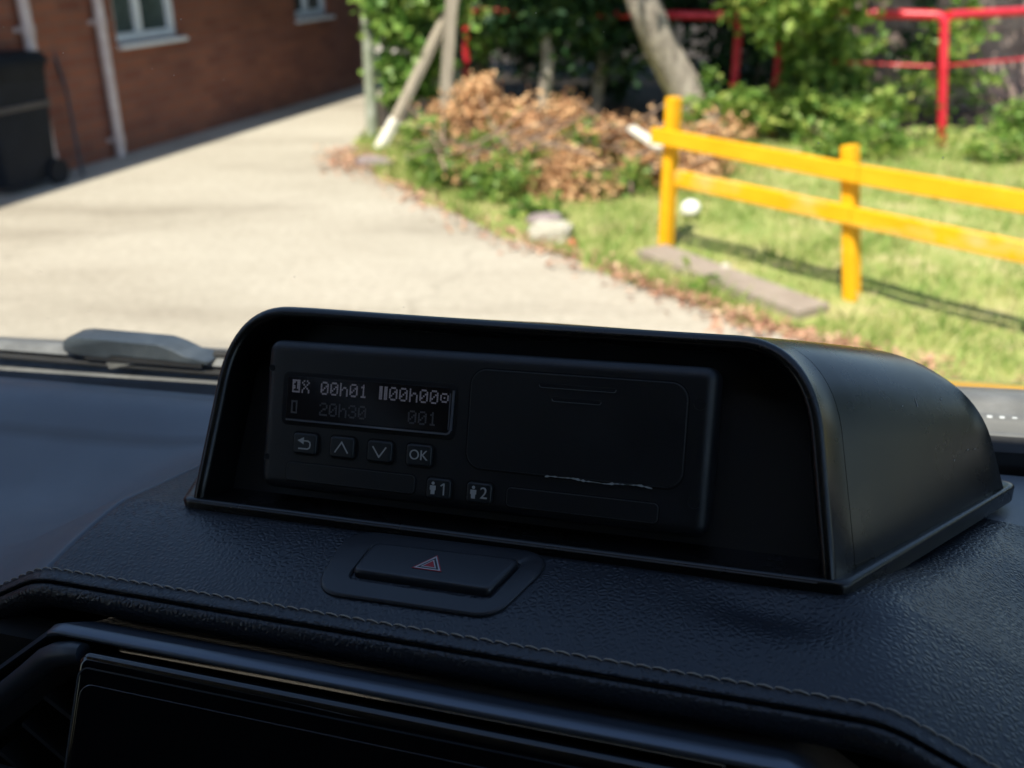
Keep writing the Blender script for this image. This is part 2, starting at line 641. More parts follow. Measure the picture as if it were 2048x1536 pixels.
# leaf litter along the edge of the drive
n = 1900
ly = rng.uniform(2.6, 7.9, n)
lx = np.array([edge_x(y) for y in ly]) + rng.normal(size=n) * 0.10 - 0.03
wgt = 0.5 + 0.5 * np.sin(5 * ly + 1.0)
keep = rng.random(n) < 0.25 + 0.75 * wgt
P = np.stack([lx, ly, 0.012 + 0.03 * rng.random(n)], 1)[keep]
ex = np.stack([rng.normal(-1.12, 0.12, 420), rng.normal(7.3, 0.16, 420), 0.012 + 0.03 * rng.random(420)], 1)
ey = rng.uniform(3.5, 4.75, 480)
ez = np.stack([np.array([edge_x(y) for y in ey]) + rng.normal(size=480) * 0.05 + 0.02, ey, 0.012 + 0.03 * rng.random(480)], 1)
tag(link('leaf_litter', leaf_mesh('leaf_litter', np.concatenate([P, ex, ez]), 0.034, L_LITTER, up=1.5)),
    'rusty fallen leaves strewn along the edge of the concrete drive', 'leaf litter', kind='stuff')

# ------------------------------------------------------------------ brick building
P0 = Vector((-2.9957, 7.59, 0))
WD = Vector((0.3051, 0.9523, 0))
WN = Vector((0.9523, -0.3051, 0))
MW = Matrix(((WD.x, WN.x, 0, P0.x), (WD.y, WN.y, 0, P0.y), (0, 0, 1, 0), (0, 0, 0, 1)))  # local: along wall, out of wall, up
bld = empty('brick_building', MW, 'long red brick building with white windows and drainpipes', 'building')
WIN = [(0.225, 1.02, 0.79, 1.75), (2.905, 3.62, 0.79, 1.75)]
A0, A1, WH = -9.0, 4.50, 2.75
xs = sorted({A0, A1, *[v for wn in WIN for v in wn[:2]]})
zs = [0.0, 0.79, 1.75, WH]
V, F, UV = [], [], []


def quad(pts, uvs):
    i = len(V)
    V.extend(pts)
    F.append((i, i + 1, i + 2, i + 3))
    UV.extend(uvs)


for xa, xb in zip(xs, xs[1:]):
    for za, zb in zip(zs, zs[1:]):
        if any(abs(xa - wn[0]) < 1e-6 for wn in WIN) and za == 0.79:
            continue
        quad([(xa, 0, za), (xb, 0, za), (xb, 0, zb), (xa, 0, zb)], [(xa, za), (xb, za), (xb, zb), (xa, zb)])
for (xa, xb, za, zb) in WIN:  # reveals
    for p, q in (((xa, za), (xa, zb)), ((xb, zb), (xb, za)), ((xa, zb), (xb, zb)), ((xb, za), (xa, za))):
        quad([(p[0], 0, p[1]), (q[0], 0, q[1]), (q[0], -0.11, q[1]), (p[0], -0.11, p[1])], [(p[0], p[1]), (q[0], q[1]), (q[0] + 0.11, q[1]), (p[0] + 0.11, p[1])])
quad([(A1, 0, 0), (A1, -6, 0), (A1, -6, WH), (A1, 0, WH)], [(0, 0), (6, 0), (6, WH), (0, WH)])
quad([(A0, -6, 0), (A0, 0, 0), (A0, 0, WH), (A0, -6, WH)], [(0, 0), (6, 0), (6, WH), (0, WH)])
quad([(A1, -6, 0), (A0, -6, 0), (A0, -6, WH), (A1, -6, WH)], [(0, 0), (13, 0), (13, WH), (0, WH)])
me = new_mesh('wall', V, F, M_BRICK)
uvl = me.uv_layers.new(name='UVMap')
for i, uv in enumerate(UV):
    uvl.data[i].uv = uv
link('wall', me, bld)
rf = [(A0 - 0.2, 0.12, WH + 0.003), (A1 + 0.05, 0.12, WH + 0.003), (A1 + 0.05, -3, WH + 1.0), (A0 - 0.2, -3, WH + 1.0), (A1 + 0.05, -6.2, WH + 0.003), (A0 - 0.2, -6.2, WH + 0.003)]
rf += [(x, y, z + 0.12) for x, y, z in rf]
link('roof', fix_normals(new_mesh('roof', rf, [(0, 1, 2, 3), (3, 2, 4, 5), (6, 7, 8, 9), (9, 8, 10, 11), (0, 1, 7, 6), (5, 4, 10, 11), (1, 2, 8, 7), (2, 4, 10, 8), (0, 3, 9, 6), (3, 5, 11, 9)], M_ROOF)), bld)
for (xa, xb, za, zb) in WIN:
    w = link('window', box('window', ((xa + xb) / 2, -0.115, (za + zb) / 2), (xb - xa, 0.01, zb - za), M_GATE), bld)
    fw = 0.065
    for c, s in ((((xa + xb) / 2, -0.075, za + fw / 2 + 0.002), (xb - xa - 0.004, 0.06, fw)), (((xa + xb) / 2, -0.075, zb - fw / 2 - 0.002), (xb - xa - 0.004, 0.06, fw)),
                 ((xa + fw / 2 + 0.002, -0.075, (za + zb) / 2), (fw, 0.058, zb - za - 2 * fw - 0.004)), ((xb - fw / 2 - 0.002, -0.075, (za + zb) / 2), (fw, 0.058, zb - za - 2 * fw - 0.004))):
        link('frame', box('frame', c, s, M_PVC, 0.006), w)
    mx = xa + (xb - xa) * 0.44
    link('mullion', box('mullion', (mx, -0.075, (za + zb) / 2), (0.07, 0.057, zb - za - 2 * fw - 0.006), M_PVC, 0.006), w)
    for pa, pb in ((xa + fw, mx - 0.035), (mx + 0.035, xb - fw)):
        link('pane', box('pane', ((pa + pb) / 2, -0.085, (za + zb) / 2), (pb - pa - 0.002, 0.012, zb - za - 2 * fw - 0.006), M_PANE), w)
    link('sill', box('sill', ((xa + xb) / 2 + 0.01, 0.0, za - 0.019), (xb - xa + 0.03, 0.10, 0.03), M_PVC, 0.006), w)
for ax, lo in ((0.0, 0.01), (-0.715, 0.01)):
    p = link('downpipe', tube('downpipe', [(ax, 0.062, lo), (ax, 0.062, 0.3), (ax, 0.062, WH - 0.15), (ax, 0.062, WH - 0.02)], 0.038, M_PIPE, 14), bld)
    for z in (0.10, 0.93, 1.85):
        link('pipe_collar', tube('pipe_collar', [(ax, 0.062, z), (ax, 0.062, z + 0.07)], 0.044, M_PIPE, 14), p)
        link('pipe_bracket', box('pipe_bracket', (ax, 0.011, z + 0.035), (0.12, 0.02, 0.03), M_PIPE, 0.003), p)

# wheelie bin against the wall
bn = empty('wheelie_bin', MW @ Matrix.Translation((-1.075, 0.14, 0)), 'black plastic wheelie bin standing against the brick wall', 'bin')
lo = []
for z, a, d in ((0.05, 0.21, 0.075), (0.10, 0.225, 0.082), (0.45, 0.245, 0.095), (0.74, 0.262, 0.104), (0.76, 0.275, 0.110), (0.79, 0.275, 0.110)):
    lo.append([(x, y, z) for x, y in rrect(-a, a, -d, d, 0.03, 4)])
link('body', loft('body', lo, M_BIN), bn)
link('raised_band', loft('raised_band', [[(x, y, z) for x, y in rrect(-a, a, -d, d, 0.035, 4)] for z, a, d in ((0.515, 0.252, 0.1005), (0.52, 0.26, 0.109), (0.545, 0.262, 0.110), (0.55, 0.2535, 0.102))], M_BINBAND), bn)  # raised band in a paler grey than the body
link('lid', loft('lid', [[(x, y, z) for x, y in rrect(-a, a, -d, d, 0.04, 4)] for z, a, d in ((0.792, 0.285, 0.118), (0.815, 0.285, 0.118), (0.85, 0.25, 0.10), (0.862, 0.16, 0.06))], M_BIN), bn)
link('handle', tube('handle', [(0.24, -0.02, 0.78), (0.31, -0.02, 0.79), (0.32, 0.0, 0.79), (0.32, 0.07, 0.79), (0.24, 0.08, 0.78)], 0.012, M_BIN, 8), bn)
for sy in (-1, 1):
    link('wheel', tube('wheel', [(0.21, sy * 0.072, 0.085), (0.21, sy * 0.112, 0.085)], 0.085, M_BIN, 20), bn)
tag(link('broom_handle', tube('broom_handle', [(-2.98, 6.93, 0.01), (-3.08, 7.14, 0.55), (-3.155, 7.19, 0.88)], 0.012, M_GATE, 8)),
    'thin dark pole leaning on the brick wall beside the bin', 'pole')

# ------------------------------------------------------------------ gate, ivy, timbers
tag(link('gate_post', tube('gate_post', [(-1.16, 8.43, 0), (-1.15, 8.42, 0.6), (-1.135, 8.40, 1.9)], [0.052, 0.05, 0.05], M_PALE, 14)),
    'pale round gate post at the corner of the drive', 'post')
gt = empty('metal_gate', Matrix.Translation((-1.05, 8.42, 0)), 'dark metal barred gate overgrown with ivy', 'gate')
for i in range(13):
    x = 0.03 + i * 0.05
    link('bar', box('bar', (x, 0.02 * x, 0.92), (0.014, 0.014, 1.66), M_GATE), gt)
for z in (0.12, 0.62, 1.7):
    link('crossbar', box('crossbar', (0.33, 0.026, z), (0.66, 0.03, 0.035), M_GATE), gt)
P = []
for c, r, nc, nl in (((-0.92, 8.36, 0.95), (0.2, 0.12, 0.42), 16, 1300), ((-0.72, 8.36, 0.55), (0.22, 0.12, 0.35), 16, 1300), ((-0.95, 8.36, 0.55), (0.13, 0.1, 0.25), 8, 500),
                     ((-0.6, 8.36, 1.2), (0.3, 0.15, 0.4), 16, 1200), ((-0.85, 8.36, 1.6), (0.35, 0.2, 0.35), 16, 1200), ((-0.62, 8.5, 0.95), (0.22, 0.1, 0.4), 16, 1000), ((-0.22, 9.1, 0.75), (0.12, 0.12, 0.35), 8, 220), ((-0.35, 8.6, 0.22), (0.16, 0.12, 0.14), 10, 350)):
    P.append(clumps(c, r, nc, nl, 0.055, 0.2))
tag(link('ivy', leaf_mesh('ivy', np.concatenate(P), 0.065, L_IVY, 0.4, aspect=0.9)), 'bright green ivy climbing over the metal gate', 'ivy')
st = empty('timber_strut', Matrix.Translation((-1.043, 7.89, 0)), 'slanting grey timber strut with a white painted foot', 'timber')


def beam(name, a, b, w, d, m, parent=None, bev=0.006):
    a, b = Vector(a), Vector(b)
    z = (b - a).normalized()
    R = z.to_track_quat('Z', 'Y').to_matrix()
    me = box(name, (0, 0, 0), (w, d, (b - a).length), m, bev)
    me.transform(R.to_4x4())
    me.transform(Matrix.Translation((a + b) / 2))
    return link(name, me, parent)


beam('painted_foot', (0, 0, 0.0), (0.135, 0.1, 0.22), 0.092, 0.062, M_WHITEPAINT, st)
beam('shaft', (0.136, 0.101, 0.222), (0.62, 0.42, 1.13), 0.086, 0.056, M_WOOD, st)
tag(beam('timber_post', (-0.5564, 8.06, 0), (-0.435, 8.08, 1.3), 0.085, 0.085, M_WOOD), 'upright grey timber post between strut and red railing', 'post')

# ------------------------------------------------------------------ red railings


def railing(name, a, b, h, label, mids=(0.62,), legs=(0, 1), lean=0.0):
    a, b = Vector(a), Vector(b)
    r = empty(name, Matrix.Translation(a), label, 'railing', 'red tubular railing panels')
    d = b - a
    u = d.normalized()
    cr = 0.07
    for base, s in [((Vector((0, 0, 0)), 1), (d, -1))[i] for i in legs]:
        pts = [base + Vector((lean if s < 0 else 0, 0, -0.02)), base + Vector((0, 0, h - cr))]
        for k in range(1, 6):
            t = rad(90 * k / 5)
            pts.append(base + u * s * cr * (1 - math.cos(t)) + Vector((0, 0, h - cr + cr * math.sin(t))))
        link('post', tube('post', pts, 0.035, M_RED, 12), r)
    link('top_rail', tube('top_rail', [u * (cr if 0 in legs else -0.05) + Vector((0, 0, h)), d - u * cr + Vector((0, 0, h))], 0.0345, M_RED, 12), r)
    for z in mids:
        link('lower_rail', tube('lower_rail', [u * 0.03 + Vector((0, 0, z)), d - u * 0.03 + Vector((0, 0, z))], 0.010, M_RED, 10), r)
    return r


railing('red_railing', (-0.405, 9.32, 0), (1.85, 8.62, 0), 0.935, 'red railing panel in deep shade behind the leaning tree', mids=())
railing('red_railing', (2.15, 8.42, 0), (3.235, 7.93, 0), 0.985, 'red railing panel half hidden by the leafy tree', lean=0.14)
railing('red_railing', (3.305, 7.97, 0), (5.2, 9.1, 0), 0.985, 'sunlit red railing panel nearest the right edge of the photo', legs=(1,))

# ------------------------------------------------------------------ yellow fence
FA = Vector((0.8035, 5.08, 0))
FD = Vector((0.6526, -0.7577, 0))
FN = Vector((-0.7577, -0.6526, 0))   # towards the camera
MF = Matrix(((FD.x, -FN.x, 0, FA.x), (FD.y, -FN.y, 0, FA.y), (0, 0, 1, 0), (0, 0, 0, 1)))
fn = empty('yellow_fence', MF, 'bright yellow timber post and rail fence on the verge', 'fence')
beam('post', (-0.028, 0.038, -0.02), (-0.040, 0.038, 0.785), 0.068, 0.060, M_YEL, fn, 0.010)
beam('post', (1.085, 0.038, -0.02), (0.965, 0.038, 0.69), 0.068, 0.060, M_YEL, fn, 0.010)
for a, ln in ((2.35, 0.05), (3.6, -0.03), (4.85, 0.02)):
    beam('post', (a, 0.05, -0.02), (a + ln, 0.05, 0.70), 0.068, 0.060, M_YEL, fn, 0.010)


def rail(x0, x1, z0, z1, zc0, zc1, m, yoff):
    me = box('rail', (0, 0, 0), (x1 - x0, 0.034, 0.080), m, 0.006)
    for v in me.vertices:
        t = (v.co.x + (x1 - x0) / 2) / (x1 - x0)
        v.co.z += zc0 + (zc1 - zc0) * t - 0.004
        v.co.x += (x0 + x1) / 2
        v.co.y += yoff
    return link('rail', me, fn)


rail(-0.118, 1.06, 0, 0, 0.599, 0.590, M_YEL, -0.016)
rail(1.064, 3.62, 0, 0, 0.590, 0.618, M_YEL, -0.016)
rail(0.052, 1.05, 0, 0, 0.408, 0.407, M_YELWORN, -0.012)
rail(1.054, 3.62, 0, 0, 0.407, 0.418, M_YELWORN, -0.016)
rail(3.624, 4.9, 0, 0, 0.618, 0.62, M_YEL, -0.016)
rail(3.624, 4.9, 0, 0, 0.418, 0.42, M_YELWORN, -0.016)

# ------------------------------------------------------------------ things lying on the verge


def lump(name, c, r, m, seed, sub=3, amp=0.18):
    bm = bmesh.new()
    bmesh.ops.create_icosphere(bm, subdivisions=sub, radius=1)
    q = np.random.default_rng(seed)
    f = [(q.normal(size=3) * 2, q.random() * 6) for _ in range(5)]
    for v in bm.verts:
        k = 1 + amp * sum(math.sin(v.co.dot(Vector(a)) + b) for a, b in f) / 3
        v.co = Vector((v.co.x * r[0] * k + c[0], v.co.y * r[1] * k + c[1], v.co.z * r[2] * k + c[2]))
    me = bpy.data.meshes.new(name)
    bm.to_mesh(me)
    bm.free()
    me.shade_smooth()
    me.materials.append(m)
    return link(name, me)


def block(name, c, s, m, seed, rz=0.0):
    bm = bmesh.new()
    bmesh.ops.create_cube(bm, size=1)
    bmesh.ops.bevel(bm, geom=list(bm.edges), offset=0.13, segments=2, affect='EDGES')
    bmesh.ops.subdivide_edges(bm, edges=list(bm.edges), cuts=1)
    q = np.random.default_rng(seed)
    R = Matrix.Rotation(rz, 3, 'Z')
    for v in bm.verts:
        v.co += Vector(q.normal(size=3) * 0.03)
        v.co = R @ Vector((v.co.x * s[0], v.co.y * s[1], v.co.z * s[2])) + Vector(c)
    me = bpy.data.meshes.new(name)
    bm.to_mesh(me)
    bm.free()
    me.materials.append(m)
    return link(name, me)


tag(block('kerb_stone', (0.21, 5.30, 0.045), (0.22, 0.17, 0.10), M_STONE, 3, -0.2), 'pale squared stone block at the edge of the drive', 'stone')
tag(lump('rock', (0.19, 5.62, 0.03), (0.10, 0.07, 0.05), M_GSTONE, 4), 'small grey rock behind the pale stone block', 'rock')
tag(lump('rock', (-1.0, 7.22, 0.03), (0.13, 0.08, 0.06), M_GSTONE, 5), 'purplish grey rock at the foot of the timber strut', 'rock')
tag(lump('red_fragment', (0.325, 5.17, 0.02), (0.035, 0.03, 0.025), M_LIT if False else mat('brick_red', (0.5, 0.13, 0.07), 0.8, build=b_wear((0.42, 0.1, 0.05), (0.55, 0.17, 0.1), 20)), 8), 'small orange red brick fragment beside the pale stone', 'brick fragment')
tag(lump('white_puffball', (1.035, 5.72, 0.075), (0.058, 0.058, 0.052), M_BALL, 6, amp=0.07), 'round white puffball lying in the grass by the fence post', 'puffball')
tag(lump('pebble', (1.03, 4.66, 0.05), (0.028, 0.025, 0.02), M_STONE, 9), 'small pale pebble in the grass above the timber sleeper', 'pebble')
sd = Vector((1.305 - 0.715, 4.065 - 5.0, 0))
slb = beam('timber_sleeper', (0.715, 5.0, 0.028), (1.305, 4.067, 0.028), 0.195, 0.055, M_SLEEPER)
slb.data.transform(Matrix.Identity(4))
tag(slb, 'long weathered timber sleeper lying along the drive edge', 'timber')
tag(beam('white_plank', (0.765, 6.55, 0.395), (0.955, 6.35, 0.29), 0.07, 0.03, M_WHITEPAINT), 'short white plank sticking out of the dead brushwood', 'plank')

# ------------------------------------------------------------------ vegetation


def tree(name, label, trunk, radii, crowns, m, leaf, group=None, branches=()):
    b = Vector(trunk[0])
    t = empty(name, Matrix.Translation(b), label, 'tree', group)
    tr = link('trunk', tube('trunk', [Vector(p) - b for p in trunk], radii, M_BARK, 14), t)
    for br in branches:
        link('branch', tube('branch', [Vector(p) - b for p in br[0]], br[1], M_BARK, 8), tr)
    P = np.concatenate([clumps(*c) for c in crowns]) - np.array(b)
    link('crown', leaf_mesh('crown', P, leaf, m, 0.3), t)
    return t


tree('leaning_tree', 'grey barked tree leaning left behind the yellow fence', [(1.74, 8.62, -0.05), (1.60, 8.6, 0.12), (1.41, 8.6, 0.40), (1.19, 8.5, 0.73), (1.02, 8.4, 1.08), (0.90, 8.4, 1.6), (0.85, 8.6, 2.4), (0.9, 8.8, 3.2)],
     [0.24, 0.19, 0.150, 0.138, 0.128, 0.12, 0.10, 0.06],
     [((0.05, 8.1, 2.85), (0.6, 0.75, 0.4), 50, 5000, 0.15, 0.1), ((0.9, 8.05, 2.85), (0.6, 0.7, 0.4), 50, 5000, 0.15, 0.1), ((1.7, 8.1, 2.8), (0.6, 0.75, 0.4), 50, 4500, 0.15, 0.1), ((1.0, 9.4, 2.7), (1.7, 0.9, 0.5), 70, 7000, 0.16, 0.1), ((-0.6, 9.5, 2.7), (0.9, 0.9, 0.5), 40, 3500, 0.16, 0.1), ((0.8, 8.6, 3.5), (1.9, 1.3, 0.5), 80, 9000, 0.18, 0.1), ((1.2, 11.0, 3.2), (2.6, 1.2, 0.8), 80, 9000, 0.2, 0.1), ((0.2, 9.15, 1.9), (0.8, 0.3, 0.55), 50, 4500, 0.13, 0.1), ((1.5, 9.2, 1.9), (0.6, 0.3, 0.55), 40, 3500, 0.13, 0.1), ((0.8, 10.0, 1.9), (1.8, 0.6, 0.7), 60, 6000, 0.16, 0.1)],  # upper and hanging clumps, out of view, added to shade railing and thicket
     L_DARK if False else leaf_mat('canopy_leaf', [(0, (0.04, 0.10, 0.02)), (0.6, (0.09, 0.17, 0.03)), (1, (0.18, 0.26, 0.05))]), 0.09, branches=[([(0.78, 8.45, 1.75), (0.4, 8.8, 2.3), (-0.2, 9.2, 2.7)], [0.07, 0.05, 0.02]), ([(0.75, 8.6, 2.3), (1.2, 9.0, 2.7), (1.8, 9.4, 3.0)], [0.07, 0.05, 0.02])])
tag(link('trunk_ivy', leaf_mesh('trunk_ivy', np.concatenate([clumps((1.78, 8.5, 0.15), (0.12, 0.12, 0.22), 12, 500, 0.04, 0.4), clumps((1.60, 8.5, 0.42), (0.06, 0.08, 0.22), 8, 300, 0.035, 0.4)]), 0.05, L_IVY, 0.3, aspect=0.9)),
    'ivy growing up the foot of the leaning tree trunk', 'ivy')
tree('leafy_tree', 'leafy tree with bright sunlit leaves left of the red railing post', [(3.05, 9.5, -0.02), (3.03, 9.5, 0.4), (2.95, 9.5, 0.8), (2.9, 9.5, 1.5), (2.8, 9.4, 2.4)], [0.11, 0.09, 0.085, 0.08, 0.04],
     [((2.25, 8.0, 1.15), (0.55, 0.4, 0.32), 40, 1700, 0.07, 0.2), ((2.35, 8.3, 0.65), (0.42, 0.3, 0.32), 26, 1000, 0.06, 0.2), ((2.2, 8.1, 0.30), (0.85, 0.3, 0.20), 34, 1300, 0.06, 0.2), ((1.85, 8.3, 1.0), (0.2, 0.2, 0.2), 8, 220, 0.06, 0.2), ((2.75, 8.5, 0.55), (0.3, 0.3, 0.45), 18, 600, 0.06, 0.2), ((3.7, 8.7, 0.85), (0.35, 0.3, 0.3), 9, 220, 0.05, 0.2),
      ((2.9, 9.0, 2.0), (1.3, 1.0, 0.6), 40, 4200, 0.14, 0.3), ((4.0, 9.4, 2.3), (1.0, 0.9, 0.5), 24, 1800, 0.13, 0.3)],
     L_LIME, 0.088, branches=[([(2.95, 9.5, 0.9), (2.6, 9.0, 1.2), (2.3, 8.3, 1.2)], [0.04, 0.03, 0.012]), ([(2.9, 9.5, 1.5), (3.4, 9.4, 1.9), (4.0, 9.4, 2.3)], [0.05, 0.03, 0.015])])
for i, (x, y, h, lab) in enumerate([(-0.3, 10.8, 1.6, 'dark bush behind the red post by the gate'), (0.9, 10.4, 1.7, 'dark bush in the shade behind the leaning tree'),
                                    (2.1, 10.3, 1.6, 'dark bush behind the bright leafy tree'), (0.25, 8.75, 1.3, 'dark bush in front of the shaded red railing'),
                                    (0.75, 9.3, 1.1, 'low dark bush left of the leaning trunk'), (2.2, 9.3, 1.1, 'low dark bush right of the leaning trunk'), (-0.35, 9.75, 1.4, 'dark bush just behind the left red post')]):
    tree('thicket_bush', lab, [(x, y, -0.02), (x + 0.05, y, 0.6), (x - 0.05, y + 0.05, h)], [0.06, 0.05, 0.02],
         [((x, y, 1.15 if y < 9 else 0.95), (0.5, 0.15, 0.42) if y < 9 else (0.75, 0.55, 0.85), 46, 3000, 0.11, 0.2)], L_DARK, 0.08, 'dark bushes in the thicket')
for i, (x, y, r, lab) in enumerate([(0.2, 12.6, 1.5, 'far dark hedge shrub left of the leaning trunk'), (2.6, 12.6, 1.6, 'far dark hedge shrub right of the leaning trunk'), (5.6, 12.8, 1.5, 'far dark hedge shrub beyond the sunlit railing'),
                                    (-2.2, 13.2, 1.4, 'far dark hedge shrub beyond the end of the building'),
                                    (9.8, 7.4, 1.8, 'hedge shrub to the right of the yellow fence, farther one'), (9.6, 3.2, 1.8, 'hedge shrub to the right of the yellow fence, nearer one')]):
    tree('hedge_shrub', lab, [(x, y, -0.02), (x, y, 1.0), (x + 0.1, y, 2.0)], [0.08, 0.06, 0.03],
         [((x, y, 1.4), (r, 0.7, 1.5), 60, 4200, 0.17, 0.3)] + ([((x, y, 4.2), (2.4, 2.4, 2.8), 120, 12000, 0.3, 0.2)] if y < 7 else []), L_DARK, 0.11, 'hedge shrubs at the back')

# low wall / bank behind the sunlit railing
bank = link('bank_wall', block('bank_wall', (4.6, 10.1, 0.55), (3.4, 0.3, 1.3), M_PINKWALL, 12, -0.05).data)
bpy.data.objects.remove([o for o in bpy.data.objects if o.name.startswith('bank_wall') and o != bank][0])
bank.name = 'bank_wall'
tag(bank, 'low pinkish masonry wall behind the sunlit red railing', 'wall')
for c, r, nc, nl, lab, lm in (((3.75, 8.9, 0.35), (0.45, 0.3, 0.35), 18, 650, 'scrubby sapling in front of the pinkish wall', L_LIME),
                              ((4.2, 8.3, 0.2), (0.5, 0.3, 0.2), 16, 600, 'low weeds under the sunlit red railing', L_IVY),
                              ((2.55, 7.45, 0.14), (0.55, 0.25, 0.14), 20, 800, 'low green weeds in front of the leafy tree', L_LIME),
                              ((3.75, 7.35, 0.12), (0.45, 0.25, 0.12), 16, 600, 'low green weeds right of the red post', L_LIME),
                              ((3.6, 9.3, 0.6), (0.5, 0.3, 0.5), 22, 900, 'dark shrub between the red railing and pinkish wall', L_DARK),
                              ((3.0, 7.85, 0.10), (0.5, 0.25, 0.09), 16, 500, 'green weed clump at the foot of the red post', L_LIME)):
    b = Vector((c[0], c[1], 0))
    w = empty('weed_clump', Matrix.Translation(b), lab, 'plant', 'weeds along the railing')
    link('foliage', leaf_mesh('foliage', clumps(c, r, nc, nl, 0.06, 0.2) - np.array(b), 0.06, lm), w)
    for k in range(5):
        a = random.uniform(0, 6.28)
        link('stem', tube('stem', [(0, 0, -0.01), (r[0] * 0.3 * math.cos(a), r[1] * 0.3 * math.sin(a), c[2]), (r[0] * 0.7 * math.cos(a), r[1] * 0.7 * math.sin(a), c[2] + r[2] * 0.6)], [0.008, 0.006, 0.003], M_TWIG, 5), w)

# dead brushwood heap and green plants among it
hp = empty('brushwood_heap', Matrix.Translation((0.4, 6.7, 0)), 'heap of dead brown brushwood below the leaning tree', 'brushwood')
P = []
for c, r, nc, nl in (((-0.28, 7.35, 0.36), (0.26, 0.22, 0.24), 14, 800), ((0.0, 7.1, 0.26), (0.28, 0.25, 0.26), 14, 700), ((0.36, 7.15, 0.27), (0.22, 0.25, 0.22), 12, 650), ((0.74, 7.0, 0.23), (0.26, 0.25, 0.18), 12, 700), ((-0.48, 7.0, 0.16), (0.2, 0.2, 0.15), 8, 300), ((0.3, 6.6, 0.16), (0.35, 0.25, 0.12), 10, 450), ((1.0, 6.5, 0.13), (0.32, 0.25, 0.13), 18, 700),
                     ((0.35, 6.3, 0.10), (0.4, 0.2, 0.10), 16, 600), ((-0.2, 6.6, 0.10), (0.3, 0.2, 0.10), 12, 350), ((1.25, 6.9, 0.16), (0.3, 0.3, 0.14), 14, 500), ((1.5, 7.6, 0.12), (0.35, 0.3, 0.14), 14, 450)):
    P.append(clumps(c, r, nc * 2, int(nl * 2.4), 0.06, 0.1))
P = np.concatenate(P) - np.array([0.4, 6.7, 0])
P[:, 2] = np.maximum(P[:, 2], 0.01)
link('dead_leaves', leaf_mesh('dead_leaves', P, 0.05, L_DEAD, 0.4, aspect=0.5), hp)
for k in range(80):
    x, y = random.uniform(-0.9, 1.0), random.uniform(-0.4, 0.6)
    a, l = random.uniform(0, 6.28), random.uniform(0.25, 0.7)
    z = random.uniform(0.0, 0.3)
    link('twig', tube('twig', [(x, y, z), (x + l * 0.5 * math.cos(a), y + l * 0.5 * math.sin(a), z + 0.1), (x + l * math.cos(a), y + l * math.sin(a), z + random.uniform(0.0, 0.3))], [0.011, 0.008, 0.004], M_TWIG, 5), hp)
for (x, y, rx, rz_, nl, lab) in ((-0.62, 7.5, 0.2, 0.16, 600, 'bright green weeds around the foot of the timber strut'), (-0.5, 6.75, 0.24, 0.14, 700, 'green weeds spilling onto the drive below the timber post'),
                                 (-0.1, 6.15, 0.24, 0.12, 650, 'green weeds in front of the dead brushwood'), (0.45, 6.75, 0.12, 0.22, 260, 'green shoots growing through the dead brushwood'),
                                 (-0.05, 7.05, 0.1, 0.22, 200, 'tall green shoot left of the dead brushwood'), (-0.32, 7.0, 0.14, 0.14, 300, 'green weeds at the left end of the brushwood heap'), (0.12, 6.55, 0.16, 0.14, 350, 'leafy green weed in the middle of the brushwood front'), (-0.4, 6.5, 0.22, 0.14, 500, 'spreading green weeds at the drive edge left of the rock'), (-0.55, 7.2, 0.16, 0.22, 420, 'tall green weeds right of the white painted strut foot'), (-0.12, 6.75, 0.16, 0.2, 320, 'upright green weed on the left of the brushwood front'), (0.5, 6.3, 0.16, 0.1, 300, 'green weed below the white plank'), (0.75, 6.35, 0.16, 0.09, 260, 'low green weed right of the brushwood front'),
                                 (0.12, 5.75, 0.14, 0.06, 240, 'low green weeds behind the pale stone block'),
                                 (0.86, 4.42, 0.04, 0.03, 60, 'tuft of green weed growing at the sleeper edge')):
    b = Vector((x, y, 0))
    w = empty('weed_plant', Matrix.Translation(b), lab, 'plant', 'weeds beside the drive')
    link('foliage', leaf_mesh('foliage', np.maximum(clumps((0, 0, rz_), (rx, rx * 0.8, rz_), 14, nl, 0.04, 0.2), np.array([-9, -9, 0.01])), 0.055, L_LIME), w)
    for k in range(4):
        a = random.uniform(0, 6.28)
        link('stem', tube('stem', [(0, 0, -0.005), (rx * 0.4 * math.cos(a), rx * 0.4 * math.sin(a), rz_), (rx * 0.6 * math.cos(a), rx * 0.6 * math.sin(a), rz_ * 1.5)], [0.006, 0.005, 0.002], M_TWIG, 5), w)

# ================================================================== the vehicle
# vehicle frame: x right, y forward, z up, origin at the foot of the tachograph face
VX = Vector((0.941, -0.3309, 0.0704)).normalized()
VY = Vector((0, 0, 1)).cross(VX).normalized()
VZ = VX.cross(VY)
VO = Vector((-0.0181, 0.3268, 1.3023))
MV = Matrix(((VX.x, VY.x, VZ.x, VO.x), (VX.y, VY.y, VZ.y, VO.y), (VX.z, VY.z, VZ.z, VO.z), (0, 0, 0, 1)))


